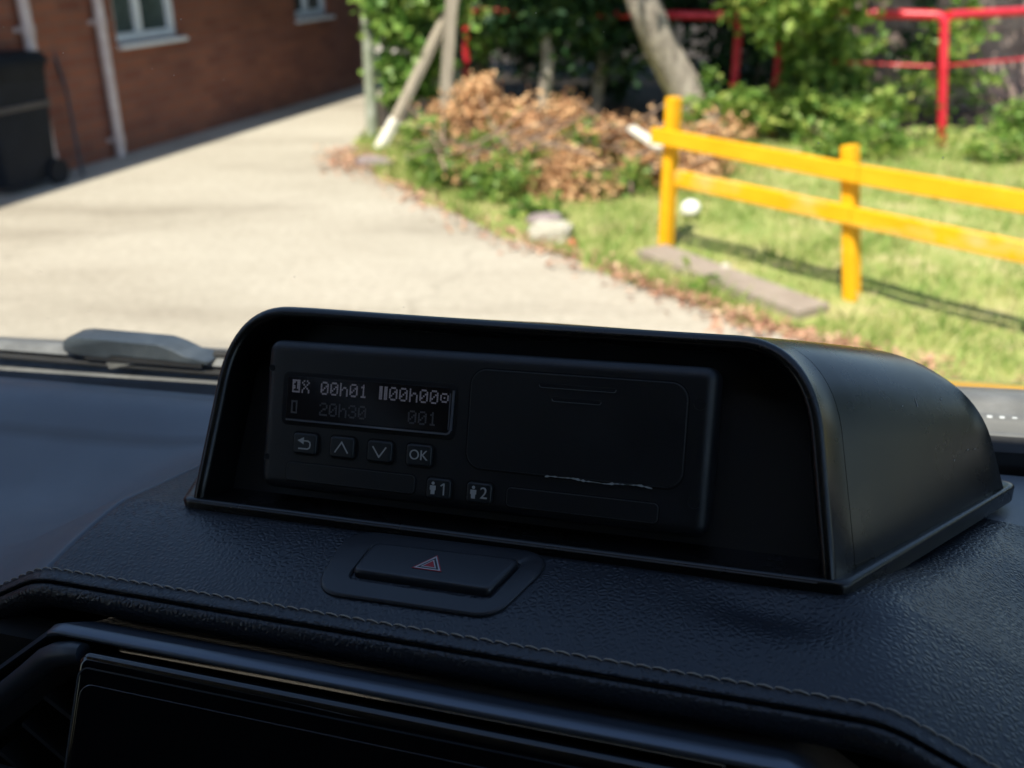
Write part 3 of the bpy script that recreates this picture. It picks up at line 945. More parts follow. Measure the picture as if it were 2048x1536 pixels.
def b_leather(t, b):
    v = coords(t)
    wv = t.nodes.new('ShaderNodeVectorMath')
    wv.operation = 'ADD'
    nz = t.nodes.new('ShaderNodeTexNoise')
    nz.inputs['Scale'].default_value = 120
    t.links.new(v, nz.inputs['Vector'])
    sc = t.nodes.new('ShaderNodeVectorMath')
    sc.operation = 'SCALE'
    sc.inputs['Scale'].default_value = 0.0006
    t.links.new(nz.outputs['Color'], sc.inputs[0])
    t.links.new(v, wv.inputs[0])
    t.links.new(sc.outputs[0], wv.inputs[1])
    vo = t.nodes.new('ShaderNodeTexVoronoi')
    vo.feature = 'DISTANCE_TO_EDGE'
    vo.inputs['Scale'].default_value = 450
    t.links.new(wv.outputs[0], vo.inputs['Vector'])
    inv = t.nodes.new('ShaderNodeMapRange')
    inv.interpolation_type = 'SMOOTHSTEP'
    inv.inputs['From Max'].default_value = 0.42
    t.links.new(vo.outputs['Distance'], inv.inputs['Value'])
    add = t.nodes.new('ShaderNodeMath')
    add.operation = 'ADD'
    t.links.new(inv.outputs[0], add.inputs[0])
    n2 = t.nodes.new('ShaderNodeMath')
    n2.operation = 'MULTIPLY'
    n2.inputs[1].default_value = 0.2
    t.links.new(noise(t, v, 900, 4), n2.inputs[0])
    t.links.new(n2.outputs[0], add.inputs[1])
    bump(t, b, add.outputs[0], 0.55, 0.00032)
    r = ramp(t, noise(t, v, 30, 4), [(0.3, (0.32, 0.32, 0.32)), (0.7, (0.42, 0.42, 0.42))])
    t.links.new(r, b.inputs['Roughness'])


def b_fine(sc, st, d=0.0002):
    def f(t, b):
        v = coords(t)
        bump(t, b, noise(t, v, sc, 3), st, d)
        r0 = b.inputs['Roughness'].default_value
        r = ramp(t, noise(t, v, 22, 5), [(0.3, (r0 * 0.85,) * 3), (0.7, (min(r0 * 1.2, 1),) * 3)])
        t.links.new(r, b.inputs['Roughness'])
    return f


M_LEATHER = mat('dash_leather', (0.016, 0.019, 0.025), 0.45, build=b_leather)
M_DASHSOFT = mat('dash_fine_grain_sky_tone', (0.125, 0.135, 0.148), 0.42, build=b_fine(1400, 0.35, 0.0003))  # fine grain; its pale tone paints in the sky reflected on this part
M_POD = mat('housing_plastic', (0.0045, 0.0045, 0.0045), 0.27, spec=0.5, build=b_fine(700, 0.05, 0.0001))
M_FACE = mat('tachograph_plastic', (0.006, 0.007, 0.009), 0.48, build=b_fine(2400, 0.30, 0.0002))
M_BLACK = mat('black_void', (0.003, 0.003, 0.003), 0.9, build=b_fine(800, 0.1))
M_BUTTON = mat('button_rubber', (0.014, 0.017, 0.019), 0.4, build=b_fine(2200, 0.1, 0.0001))
M_PRINT = mat('button_print', (0.42, 0.42, 0.40), 0.6, build=b_fine(3000, 0.1, 0.0001))
M_GLOSS = mat('gloss_black', (0.004, 0.004, 0.005), 0.06, spec=0.5, coat=0.3, build=b_fine(300, 0.01, 0.0001))
M_LCD = mat('lcd_panel', (0.012, 0.010, 0.010), 0.12, build=b_fine(500, 0.01, 0.0001))
M_SATIN = mat('satin_trim', (0.11, 0.125, 0.15), 0.34, metal=0.6, build=b_fine(2500, 0.08, 0.0001))
M_SATINDARK = mat('dark_satin_panel', (0.03, 0.036, 0.046), 0.38, build=b_fine(2500, 0.08, 0.0001))
M_THREAD = mat('thread', (0.30, 0.26, 0.21), 0.8, build=b_fine(4000, 0.5, 0.0002))
M_HAZ = mat('switch_plastic', (0.016, 0.018, 0.022), 0.34, build=b_fine(2600, 0.12, 0.0001))
M_HAZRED = mat('hazard_red', (0.32, 0.015, 0.02), 0.5, build=b_fine(2600, 0.05, 0.0001))
M_HAZWHITE = mat('hazard_white', (0.42, 0.40, 0.40), 0.5, build=b_fine(2600, 0.05, 0.0001))
M_LINER = mat('cabin_liner', (0.02, 0.02, 0.022), 0.9, build=b_fine(200, 0.3, 0.001))
M_HEADLINER = mat('headliner', (0.26, 0.27, 0.28), 0.95, build=b_wear((0.24, 0.25, 0.265), (0.29, 0.30, 0.31), 60, bs=0.2, bd=0.001))
M_PAINT = mat('bonnet_paint', (0.16, 0.17, 0.18), 0.10, metal=0.2, coat=0.8, build=b_fine(900, 0.01, 0.0001))
M_COWL = mat('cowl_plastic', (0.34, 0.34, 0.33), 0.5, build=b_wear((0.12, 0.118, 0.11), (0.19, 0.187, 0.175), 30, bs=0.2, bd=0.001))
M_WIPER = mat('wiper_plastic', (0.20, 0.225, 0.24), 0.38, build=b_wear((0.035, 0.042, 0.048), (0.065, 0.075, 0.083), 40, bs=0.1, bd=0.0005))
M_RUBBER = mat('seal_rubber', (0.012, 0.011, 0.010), 0.7, build=b_fine(600, 0.2))
M_DUST = mat('dust_fleck', (0.5, 0.5, 0.47), 0.9, build=b_fine(3000, 0.2))


def glass_mat():
    m = bpy.data.materials.new('windscreen_glass')
    m.use_nodes = True
    t = m.node_tree
    t.nodes.clear()
    tr = t.nodes.new('ShaderNodeBsdfTransparent')
    nz = noise(t, coords(t), 6, 3)
    tr_c = ramp(t, nz, [(0.3, (0.955, 0.972, 0.965)), (0.7, (0.968, 0.98, 0.974))])
    t.links.new(tr_c, tr.inputs[0])
    gl = t.nodes.new('ShaderNodeBsdfGlossy')
    gl.inputs['Roughness'].default_value = 0.02
    lw = t.nodes.new('ShaderNodeLayerWeight')      # Schlick reflectance, the same from both sides
    lw.inputs[0].default_value = 0.5
    pw = t.nodes.new('ShaderNodeMath')
    pw.operation = 'POWER'
    pw.inputs[1].default_value = 5
    t.links.new(lw.outputs['Facing'], pw.inputs[0])
    fr = t.nodes.new('ShaderNodeMath')
    fr.operation = 'MULTIPLY_ADD'
    fr.inputs[1].default_value = 0.97
    fr.inputs[2].default_value = 0.02
    t.links.new(pw.outputs[0], fr.inputs[0])
    mx = t.nodes.new('ShaderNodeMixShader')
    t.links.new(fr.outputs[0], mx.inputs[0])
    t.links.new(tr.outputs[0], mx.inputs[1])
    t.links.new(gl.outputs[0], mx.inputs[2])
    o = t.nodes.new('ShaderNodeOutputMaterial')
    t.links.new(mx.outputs[0], o.inputs[0])
    return m


M_GLASS = glass_mat()


def emis(name, col, strength, base=(0.05, 0.05, 0.05)):
    def f(t, b):
        c = ramp(t, noise(t, coords(t), 900, 2), [(0.3, tuple(x * 0.8 for x in col)), (0.7, col)])
        t.links.new(c, b.inputs['Emission Color'])
        b.inputs['Emission Strength'].default_value = strength
    return mat(name, base, 0.4, build=f)


M_PIX = emis('lcd_pixel_bright', (0.30, 0.31, 0.42), 0.062)
M_PIXDIM = emis('lcd_pixel_dim', (0.18, 0.19, 0.30), 0.008)

# ------------------------------------------------------------------ van body
van = empty('van', MV, 'grey van cabin seen from inside with its bonnet and windscreen', 'van')
HY, HZ = -0.185, 0.50          # windscreen header
BY, BZ = 0.176, -0.062        # windscreen foot
# windscreen, curved a little across
loops = []
for off in (0.0, 0.005):
    nrm = Vector((0, HZ - BZ, -(HY - BY))).normalized()
    grid = []
    for i in range(9):
        t = i / 8
        for j in range(17):
            x = -0.72 + 1.44 * j / 16
            bow = -0.035 * (x / 0.72) ** 2 + 0.02 * math.sin(math.pi * t) * 0.5
            grid.append((x, BY + (HY - BY) * t + bow + nrm.y * off, BZ + (HZ - BZ) * t + nrm.z * off))
    loops.append(grid)
V = loops[0] + loops[1]
F = []
for L in (0, 153):
    for i in range(8):
        for j in range(16):
            a = L + i * 17 + j
            F.append((a, a + 1, a + 18, a + 17))
ring = [j for j in range(17)] + [i * 17 + 16 for i in range(1, 9)] + [8 * 17 + j for j in range(15, -1, -1)] + [i * 17 for i in range(7, 0, -1)]
for a, b in zip(ring, ring[1:] + ring[:1]):
    F.append((a, b, b + 153, a + 153))
ws = link('windscreen', fix_normals(new_mesh('windscreen', V, F, M_GLASS, smooth=True, auto=40)), van)
# dust flecks stuck on the glass
V, F = [], []
for k in range(150):
    t, x = random.uniform(0.12, 0.6), random.uniform(-0.5, 0.5)
    s = random.choice((0.00012, 0.00016, 0.0002, 0.0003))
    bow = -0.035 * (x / 0.72) ** 2 + 0.01 * math.sin(math.pi * t)
    c = Vector((x, BY + (HY - BY) * t + bow - 0.0006, BZ + (HZ - BZ) * t - 0.0004))
    i = len(V)
    for q in ((1, 0, 0), (-1, 0, 0), (0, 0.5, 1), (0, -0.5, -1), (0, 1, -0.5), (0, -1, 0.5)):
        V.append(c + Vector(q) * s)
    F += [(i + a, i + b, i + c_) for a in (0, 1) for b, c_ in ((2, 4), (4, 3), (3, 5), (5, 2))]
fl = link('dust_flecks', new_mesh('dust_flecks', V, F, M_DUST), ws)
tag(fl, kind='stuff')
# roof, walls, floor
link('roof', box('roof', (0, HY - 0.75, HZ + 0.03), (1.56, 1.5, 0.05), M_HEADLINER, 0.01), van)
link('bulkhead', box('bulkhead', (0, HY - 1.45, -0.2), (1.54, 0.04, 1.39), M_LINER), van)
link('floor', box('floor', (0, -0.68, -0.93), (1.54, 1.75, 0.04), M_LINER), van)
link('firewall', box('firewall', (0, 0.185, -0.505), (1.54, 0.02, 0.80), M_LINER), van)
for s in (-1, 1):
    d = link('door', box('door', (s * 0.765, -0.70, -0.46), (0.05, 1.78, 0.90), M_LINER, 0.01), van)
    link('door_frame', box('door_frame', (s * 0.765, -1.14, 0.235), (0.05, 0.90, 0.485), M_LINER, 0.01), d)
    link('door_glass', box('door_glass', (s * 0.765, -0.37, 0.235), (0.005, 0.62, 0.475), M_GLASS), d)
    link('pillar', beam('pillar', (s * 0.755, BY - 0.03, BZ + 0.02), (s * 0.755, HY - 0.03, HZ + 0.002), 0.07, 0.06, M_LINER).data, van)
for o in [o for o in bpy.data.objects if o.name.startswith('pillar') and o.parent is None]:
    bpy.data.objects.remove(o)
# bonnet
V, F = [], []
for i in range(13):
    t = i / 12
    for j in range(25):
        u = -1 + 2 * j / 24
        y = 0.292 + 0.33 * t - 0.04 * u * u * t
        z = -0.086 - 0.083 * t - 0.008 * t * t - 0.006 * u * u - 0.05 * (max(0, t - 0.88) / 0.12) ** 2
        V.append((u * 0.78, y, z))
for i in range(12):
    for j in range(24):
        a = i * 25 + j
        F.append((a, a + 1, a + 26, a + 25))
nv = len(V)
V += [(x, y, z - 0.02) for x, y, z in V]
F += [tuple(v + nv for v in f[::-1]) for f in F]
bo = link('bonnet', fix_normals(new_mesh('bonnet', V, F, M_PAINT, smooth=True)), van)


def cowl_z(x):
    return 0.0156 * (x - 0.2) * 1.0


prof = [(0.186, -0.070), (0.186, -0.0585), (0.192, -0.0555), (0.197, -0.0510), (0.201, -0.0505), (0.204, -0.0515), (0.208, -0.0478), (0.213, -0.0465), (0.218, -0.0475), (0.223, -0.0445), (0.235, -0.044), (0.262, -0.052), (0.290, -0.078), (0.290, -0.09)]
loops = []
for i in range(33):
    x = -0.76 + 1.52 * i / 32
    loops.append([(x, y, z + 0.0085 + cowl_z(x)) for y, z in prof])
link('cowl', loft('cowl', loops, M_COWL, closed=False, caps=(False, False), auto=70), van)
sealp = [(0.170, -0.068), (0.170, -0.052), (0.178, -0.0475), (0.1855, -0.0535), (0.1855, -0.068)]
link('windscreen_seal', loft('windscreen_seal', [[(x, y, z + (0.0140 if z > -0.06 else 0.0) + cowl_z(x)) for y, z in sealp] for x in (-0.74, -0.4, 0, 0.4, 0.74)], M_RUBBER, closed=True), van)

# ------------------------------------------------------------------ wiper
wp = empty('windscreen_wiper', MV @ Matrix.Translation((-0.32, 0.205, -0.036)), 'grey windscreen wiper parked at the foot of the windscreen', 'wiper')
off = Vector((-0.32, 0.205, -0.036))
out = [(-0.3814, -0.0330), (-0.3800, -0.0255), (-0.3745, -0.0215), (-0.3680, -0.0205), (-0.3350, -0.0212), (-0.2993, -0.0222), (-0.2890, -0.0255), (-0.2780, -0.0310), (-0.2620, -0.0338), (-0.2620, -0.0362), (-0.2880, -0.0352), (-0.3340, -0.0340), (-0.3400, -0.0345), (-0.3450, -0.0368), (-0.3780, -0.0358)]
lo = []
cx, cz = -0.325, -0.029
for yy, k in ((-0.0085, 0.955), (-0.0075, 0.99), (-0.0065, 1.0), (0.0085, 1.0), (0.0105, 0.97)):
    lo.append([(cx + (x - cx) * k - off.x, yy, -0.036 + (cz + (z - cz) * k + 0.036) * 0.84 - off.z) for x, z in out])
link('adapter_cover', loft('adapter_cover', lo, M_WIPER, auto=50), wp)
link('adapter_clip', box('adapter_clip', (-0.012, 0.0, -0.0035), (0.030, 0.014, 0.006), M_COWL, 0.001, Matrix.Rotation(rad(-14), 3, 'Y')), wp)
link('adapter_underside', box('adapter_underside', (0.004, 0.000, -0.0012), (0.096, 0.016, 0.0046), M_RUBBER, 0.001), wp)  # dark strip along the underside of the cover
link('blade', loft('blade', [[(x - off.x, y, z - off.z + 0.002 + 0.006 * (x + 0.3) ** 2) for y, z in ((-0.005, -0.0400), (0.0, -0.0375), (0.006, -0.0365), (0.010, -0.0380), (0.006, -0.0420), (-0.003, -0.0425))] for x in np.linspace(-0.74, 0.08, 30)], M_COWL, auto=70), wp)
link('rubber_edge', loft('rubber_edge', [[(x - off.x, y, z - off.z + 0.0018 + 0.006 * (x + 0.3) ** 2) for y, z in ((-0.007, -0.0445), (-0.002, -0.0425), (0.003, -0.0425), (-0.004, -0.0475))] for x in np.linspace(-0.74, 0.08, 30)], M_RUBBER, auto=70), wp)
link('arm', tube('arm', [(0.055, 0.004, 0.0025), (0.12, 0.012, -0.001), (0.30, 0.022, -0.004), (0.42, 0.03, -0.012)], [0.003, 0.005, 0.007, 0.009], M_RUBBER, 8), wp)
# beaded washer hose near the right corner
hs = empty('washer_hose', MV @ Matrix.Translation((0.25, 0.212, -0.0405)), 'ribbed washer hose shining beside the bonnet', 'hose')
link('tube', tube('tube', [(-0.13, 0, 0.0), (0.30, 0, 0.002)], 0.0018, M_RUBBER, 8), hs)
M_BEAD = mat('hose_rib', (0.40, 0.41, 0.40), 0.3, build=b_fine(500, 0.1))
bead = tube('rib', [(-0.0019, 0, 0), (-0.0011, 0, 0), (0.0011, 0, 0), (0.0019, 0, 0)], [0.0012, 0.0022, 0.0022, 0.0012], M_BEAD, 8)
for k in range(30):
    link('rib', bead, hs, Matrix.Translation((-0.09 + k * 0.0058, 0, 0.0004)))

# ------------------------------------------------------------------ dashboard
dash = empty('dashboard', MV, 'dark leather dashboard with stitched edge, vent and display', 'dashboard')


def zbase(y):
    if y > -0.012:
        return -0.0062 - 0.19 * (y + 0.012)
    d = -0.012 - y
    return -0.0062 - 2.2 * d * d


def drop(s):
    # soft shoulder, then a steady fall, then flat
    if s <= -0.006:
        return 0.0
    if s < 0.010:
        return 0.5 * (s + 0.006) ** 2 / 0.032
    if s < 0.055:
        return 0.004 + 0.5 * (s - 0.010)
    return 0.0265 + 0.5 * 0.03 * (1 - math.exp(-(s - 0.055) / 0.03))


def dash_z(x, y):
    xc = 0.150
    if x > 0:
        xc = 0.150 + 0.035 * smooth01((y + 0.02) / 0.09)
        s = x - xc
    else:
        s = -x - xc
    fade = 1 - smooth01((y - 0.03) / 0.10)
    z = zbase(y) - drop(s) * fade
    # shallow dent in front of the right corner of the housing
    dx, dy = (x - 0.118) / 0.022, (y + 0.026) / 0.009
    z -= 0.0030 * math.exp(-(dx * dx + dy * dy + 0.5 * dx * dy))
    # stepped ledge towards the windscreen
    if x < -0.12:
        z -= 0.10 * (min(max(y, 0.045), 0.094) - 0.045) * smooth01((-0.12 - x) / 0.05)
        z += 0.10 * 0.049 * smooth01((y - 0.094) / 0.05) * smooth01((-0.12 - x) / 0.05)
    if x < 0:
        z += 0.0022 * smooth01((y - 0.094) / 0.004) - 0.003 * smooth01((y - 0.135) / 0.02)
    else:
        z -= 0.006 * smooth01((y + 0.01) / 0.06) * smooth01((x - 0.11) / 0.05)
    return z


EY = -0.0588
XD = sorted(set(np.round(np.concatenate([np.linspace(-0.70, 0.70, 260), -0.150 + np.array([-0.006, -0.004, -0.0025, -0.0016, -0.0010, -0.0005, 0, 0.0005, 0.0010, 0.0016, 0.0025, 0.004])]), 5)))
NXD, NYD = len(XD), 76
V, F = [], []
for i in range(NYD):
    y = EY + (0.160 - EY) * i / (NYD - 1)
    for j in range(NXD):
        x = float(XD[j])
        V.append((x, y, dash_z(x, y) - 0.0011 * math.exp(-((x + 0.150) / 0.0008) ** 2)))
soft = []
for i in range(NYD - 1):
    for j in range(NXD - 1):
        a = i * NXD + j
        F.append((a, a + 1, a + NXD + 1, a + NXD))
        x, y = V[a][0], V[a][1]
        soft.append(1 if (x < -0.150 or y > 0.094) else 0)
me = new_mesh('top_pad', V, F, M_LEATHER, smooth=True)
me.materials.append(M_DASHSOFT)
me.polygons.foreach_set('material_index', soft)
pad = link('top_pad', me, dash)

# stitched lip and padded roll following the edge path
PX = np.concatenate([np.linspace(-0.70, -0.17, 40), np.linspace(-0.166, -0.134, 20), np.linspace(-0.13, 0.13, 60), np.linspace(0.134, 0.166, 20), np.linspace(0.17, 0.70, 40)])


def sweep(name, prof, m, smooth=True, xs=PX, auto=80, fx=1.0):
    V, F = [], []
    n = len(prof)
    for x in xs:
        z0 = dash_z(float(x), EY)
        for y, z in prof:
            V.append((x, y, z + (z0 - zbase(EY))))
    for i in range(len(xs) - 1):
        for j in range(n - 1):
            a = i * n + j
            F.append((a, a + n, a + n + 1, a + 1))
    me = new_mesh(name, V, F, m, smooth=True, auto=auto)
    return fix_normals(me)


ze = zbase(EY)
lip = [(EY, ze)] + [(EY - 0.0044 * math.sin(t), ze - 0.0005 - 0.0014 * (1 - math.cos(t))) for t in np.linspace(0.15, 1.4, 7)] + [(-0.0622, ze - 0.0032), (-0.0600, ze - 0.0046)]
link('stitched_lip', sweep('stitched_lip', lip, M_LEATHER), dash)
roll = [(-0.0602, ze - 0.0048), (-0.0622, ze - 0.0036), (-0.0638, ze - 0.0034), (-0.0652, ze - 0.0046), (-0.0660, ze - 0.0070), (-0.0656, ze - 0.0100), (-0.0640, ze - 0.0130), (-0.0612, ze - 0.0158), (-0.0575, ze - 0.0180), (-0.052, ze - 0.0195), (-0.045, ze - 0.020)]
link('padded_roll', sweep('padded_roll', roll, M_LEATHER), dash)


def low_z(x):
    d = abs(x) - 0.124
    return 0.0 if d < 0 else (0.72 * d * d / 0.016 if d < 0.008 else 0.72 * (d - 0.004))


def low_sweep(name, prof, m, xs, auto=80):
    V, F = [], []
    n = len(prof)
    for x in xs:
        for y, z in prof:
            V.append((x, y, z - low_z(x)))
    for i in range(len(xs) - 1):
        for j in range(n - 1):
            a = i * n + j
            F.append((a, a + n, a + n + 1, a + 1))
    return fix_normals(new_mesh(name, V, F, m, smooth=True, auto=auto))


LX = np.concatenate([np.linspace(-0.60, -0.14, 24), np.linspace(-0.136, -0.118, 16), np.linspace(-0.11, 0.11, 30), np.linspace(0.118, 0.136, 16), np.linspace(0.14, 0.60, 24)])
link('trim_ledge', low_sweep('trim_ledge', [(-0.046, -0.033), (-0.056, -0.0315), (-0.064, -0.0275), (-0.072, -0.0220), (-0.0770, -0.0188), (-0.0782, -0.0182)], M_SATINDARK, LX), dash)
link('trim_strip', low_sweep('trim_strip', [(-0.0780, -0.0184), (-0.0788, -0.0178), (-0.0824, -0.0180), (-0.0832, -0.0185), (-0.0834, -0.0193), (-0.0825, -0.0205)], M_SATIN, LX[(LX > -0.131) & (LX < 0.131)]), dash)
link('trim_underside', low_sweep('trim_underside', [(-0.0782, -0.0183), (-0.0822, -0.0196), (-0.0800, -0.0225), (-0.070, -0.026)], M_SATINDARK, LX), dash)
# lower dash face behind the display
link('lower_panel', box('lower_panel', (0, -0.04, -0.33), (1.40, 0.02, 0.56), M_BLACK), dash)

# stitches
stm = tube('stitch', [(-0.0026, 0, -0.0005), (-0.0018, 0, 0.0), (0.0, 0, 0.0003), (0.0018, 0, 0.0), (0.0026, 0, -0.0005)], [0.00016, 0.00028, 0.00032, 0.00028, 0.00016], M_THREAD, 6)
sx = -0.225
while sx < 0.235:
    z1, z2 = dash_z(sx, EY), dash_z(sx + 0.002, EY)
    sl_ = math.atan2(z2 - z1, 0.002)
    R = Matrix.Rotation(-sl_, 4, 'Y') @ Matrix.Rotation(rad(-7 + random.uniform(-2, 2)), 4, 'Z')
    link('stitch', stm, pad, Matrix.Translation((sx, EY + 0.0002, z1 + 0.00035)) @ R)
    sx += 0.00515 * math.cos(sl_)

# hazard switch
hz = link('hazard_switch', None if False else extrude_poly('hazard_switch', [(0, 0), (0.001, 0), (0, 0.001)], 0, 0.001, M_HAZ), dash)
bpy.data.objects.remove(hz)


def round_poly(poly, r, seg=6):
    P = []
    n = len(poly)
    for i in range(n):
        p, a, b = Vector(poly[i]), Vector(poly[i - 1]), Vector(poly[(i + 1) % n])
        d1, d2 = (a - p).normalized(), (b - p).normalized()
        ang = d1.angle(d2)
        l = min(r / math.tan(ang / 2), (a - p).length * 0.48, (b - p).length * 0.48)
        s, e = p + d1 * l, p + d2 * l
        for k in range(seg + 1):
            t = k / seg
            P.append(((1 - t) ** 2 * s + 2 * t * (1 - t) * p + t * t * e)[:])
    return P


def scale_poly(P, d):
    c = Vector((sum(p[0] for p in P) / len(P), sum(p[1] for p in P) / len(P)))
    xs_ = [abs(p[0] - c.x) for p in P]
    ys_ = [abs(p[1] - c.y) for p in P]
    kx, ky = 1 - d / max(xs_), 1 - d / max(ys_)
    return [(c.x + (p[0] - c.x) * kx, c.y + (p[1] - c.y) * ky) for p in P]


bez = round_poly([(-0.0420, -0.0150), (-0.0300, -0.0125), (0.0340, -0.0125), (0.0430, -0.0150), (0.0300, -0.0500), (0.0240, -0.0505), (-0.0250, -0.0510), (-0.0365, -0.0500)], 0.010)
bez = round_poly([(-0.0415, -0.0145), (0.0425, -0.0125), (0.0300, -0.0500), (-0.0380, -0.0510)], 0.012, 8)
well = round_poly([(-0.0285, -0.0215), (0.0315, -0.0195), (0.0258, -0.0430), (-0.0290, -0.0430)], 0.004, 8)
btn = round_poly([(-0.0270, -0.0228), (0.0300, -0.0208), (0.0246, -0.0400), (-0.0277, -0.0402)], 0.003, 8)


def dz(P, o):
    return [(x, y, zbase(y) + o) for x, y in P]


hz = link('hazard_switch', loft('hazard_switch', [dz(bez, -0.003), dz(bez, 0.0008), dz(scale_poly(bez, 0.0006), 0.0014), dz(scale_poly(bez, 0.0012), 0.0015), dz(well, 0.0013), dz(scale_poly(well, 0.0006), 0.0007), dz(scale_poly(well, 0.0008), -0.0018)], M_HAZ, auto=35), dash)
link('button', loft('button', [dz(btn, -0.002), dz(btn, 0.0018), dz(scale_poly(btn, 0.0003), 0.0025), dz(scale_poly(btn, 0.0008), 0.0029), dz(scale_poly(btn, 0.0014), 0.0031), dz(scale_poly(btn, 0.0020), 0.0031)], M_HAZ, auto=50), hz)
T0 = [Vector((-0.0060, -0.0345)), Vector((0.0046, -0.0345)), Vector((-0.0007 + 0.0006, -0.0266))]
tc_ = sum(T0, Vector((0, 0))) / 3


def tri(k):
    return [tuple(tc_ + (p - tc_) * k) for p in T0]


def tri_ring(name, k0, k1, o, m):
    a, b = tri(k0), tri(k1)
    V = [(x, y, zbase(y) + o) for x, y in a + b] + [(x, y, zbase(y) + o - 0.0004) for x, y in a + b]
    F = [(i, (i + 1) % 3, 3 + (i + 1) % 3, 3 + i) for i in range(3)] + [(6 + i, 6 + (i + 1) % 3, (i + 1) % 3, i) for i in range(3)] + [(3 + i, 3 + (i + 1) % 3, 9 + (i + 1) % 3, 9 + i) for i in range(3)]
    return fix_normals(new_mesh(name, V, F, m))


link('warning_triangle_outline', tri_ring('warning_triangle_outline', 1.08, 0.98, 0.00325, M_HAZRED), hz)
link('warning_triangle_outline', tri_ring('warning_triangle_outline', 0.96, 0.80, 0.00325, M_HAZWHITE), hz)
link('warning_triangle_outline', tri_ring('warning_triangle_outline', 0.56, 0.44, 0.00325, M_HAZWHITE), hz)
link('warning_triangle', tri_ring('warning_triangle', 0.42, 0.01, 0.00325, M_HAZRED), hz)

# centre display
tl = rad(29.5)
MD = Matrix.Translation((0, -0.0868, -0.0228)) @ Matrix(((1, 0, 0, 0), (0, math.sin(tl), -math.cos(tl), 0), (0, math.cos(tl), math.sin(tl), 0), (0, 0, 0, 1)))
disp = link('touchscreen', slab('touchscreen', -0.1122, 0.1122, -0.14, 0.0015, -0.014, 0.0022, 0.005, 0.0030, M_GLOSS, 8, 6), dash, MD)
link('screen_panel', slab('screen_panel', -0.1085, 0.1085, -0.132, -0.0088, 0.0018, 0.00255, 0.005, 0.0003, M_GLOSS, 8, 3), disp)
link('frame_line', ribbon('frame_line', rrect(-0.1100, 0.1100, -0.136, -0.0036, 0.004), 0.0005, 0.0019, 0.00245, M_SATINDARK, True), disp)
# left air vent
vent = link('air_vent', box('air_vent', (-0.165, -0.066, -0.095), (0.10, 0.012, 0.12), M_BLACK), dash)
sp = [(-0.215, -0.088, -0.093), (-0.180, -0.087, -0.0685), (-0.160, -0.086, -0.0530), (-0.142, -0.0855, -0.0390), (-0.131, -0.085, -0.0300), (-0.1245, -0.085, -0.0265), (-0.1170, -0.085, -0.0245), (-0.1130, -0.085, -0.0240)]
link('surround', tube('surround', sp, [0.0046] * 6 + [0.0042, 0.0036], M_SATINDARK, 12), vent)
link('surround_panel', loft('surround_panel', [[Vector(p) + Vector((0, -0.001, 0)) for p in sp], [Vector(p) + Vector((0.006, 0.004, -0.009)) for p in sp], [Vector(p) + Vector((0.010, 0.02, -0.015)) for p in sp]], M_SATINDARK, closed=False, caps=(False, False)), vent)
for a, b in (((-0.1345, -0.088, -0.0455), (-0.108, -0.088, -0.0650)), ((-0.1500, -0.088, -0.0615), (-0.110, -0.088, -0.0955)), ((-0.166, -0.089, -0.0780), (-0.115, -0.089, -0.121))):
    a, b = Vector(a), Vector(b)
    dn = Vector((0, 0.020, -0.002))
    th_ = Vector((0.0007, 0, 0.0010))
    link('slat', loft('slat', [[a + th_, b + th_, b + dn + th_, a + dn + th_], [a - th_, b - th_, b + dn - th_, a + dn - th_]], M_SATINDARK), vent)
link('vent_tab', slab('vent_tab', -0.007, 0.010, -0.018, 0.0, 0, 0.006, 0.004, 0.002, M_SATIN), vent, Matrix.Translation((-0.163, -0.090, -0.083)) @ Matrix.Rotation(rad(60), 4, 'X'))

# ------------------------------------------------------------------ tachograph housing
TL = rad(23)
MPL = MV @ Matrix(((1, 0, 0, 0), (0, math.sin(TL), -math.cos(TL), 0), (0, math.cos(TL), math.sin(TL), 0), (0, 0, 0, 1)))   # x, up the face, out of the face
pod = empty('tachograph_housing', MV, 'black glossy dashboard housing with arched top around the tachograph', 'housing')
vv = Vector((0, math.sin(TL), math.cos(TL)))
nn_ = Vector((0, -math.cos(TL), math.sin(TL)))
XC = 0.0097


def sample(pts, n):
    pts = [Vector(p) for p in pts]
    d = [0]
    for a, b in zip(pts, pts[1:]):
        d.append(d[-1] + (b - a).length)
    out_ = []
    for i in range(n):
        t = d[-1] * i / (n - 1)
        k = max(j for j in range(len(d)) if d[j] <= t + 1e-12)
        k = min(k, len(pts) - 2)
        s = (t - d[k]) / (d[k + 1] - d[k])
        out_.append(pts[k].lerp(pts[k + 1], s))
    return out_


def arc(p0, p1, p2, n):
    p0, p1, p2 = Vector(p0), Vector(p1), Vector(p2)
    c = 0.64
    q1, q2 = p0.lerp(p1, c), p2.lerp(p1, c)
    return [((1 - t) ** 3 * p0 + 3 * t * (1 - t) ** 2 * q1 + 3 * t * t * (1 - t) * q2 + t ** 3 * p2) for t in [i / (n - 1) for i in range(n)]]


# half profiles: side (10), corner (14), top (8); coordinates (offset from XC, height)
def half(base, shoulder, apex, top0, crown):
    side = sample([base, shoulder], 10)[:-1]
    cor = arc(shoulder, apex, top0, 16)
    top = sample([top0, crown], 9)[1:]
    return side + cor + top


FH = half((0.1258, -0.0065), (0.1197, 0.0385), (0.1160, 0.0722), (0.0885, 0.0724), (0.0, 0.0730))
RH = half((0.1885, -0.0275), (0.1800, -0.0010), (0.1690, 0.0285), (0.1340, 0.0328), (0.0, 0.0368))


def full(h):
    return [Vector((XC + p.x, p.y)) for p in h] + [Vector((XC - p.x, p.y)) for p in h[-2::-1]]


FF = full(FH)      # (x, w) in the front plane
RR = full(RH)      # (x, z) in the rear plane


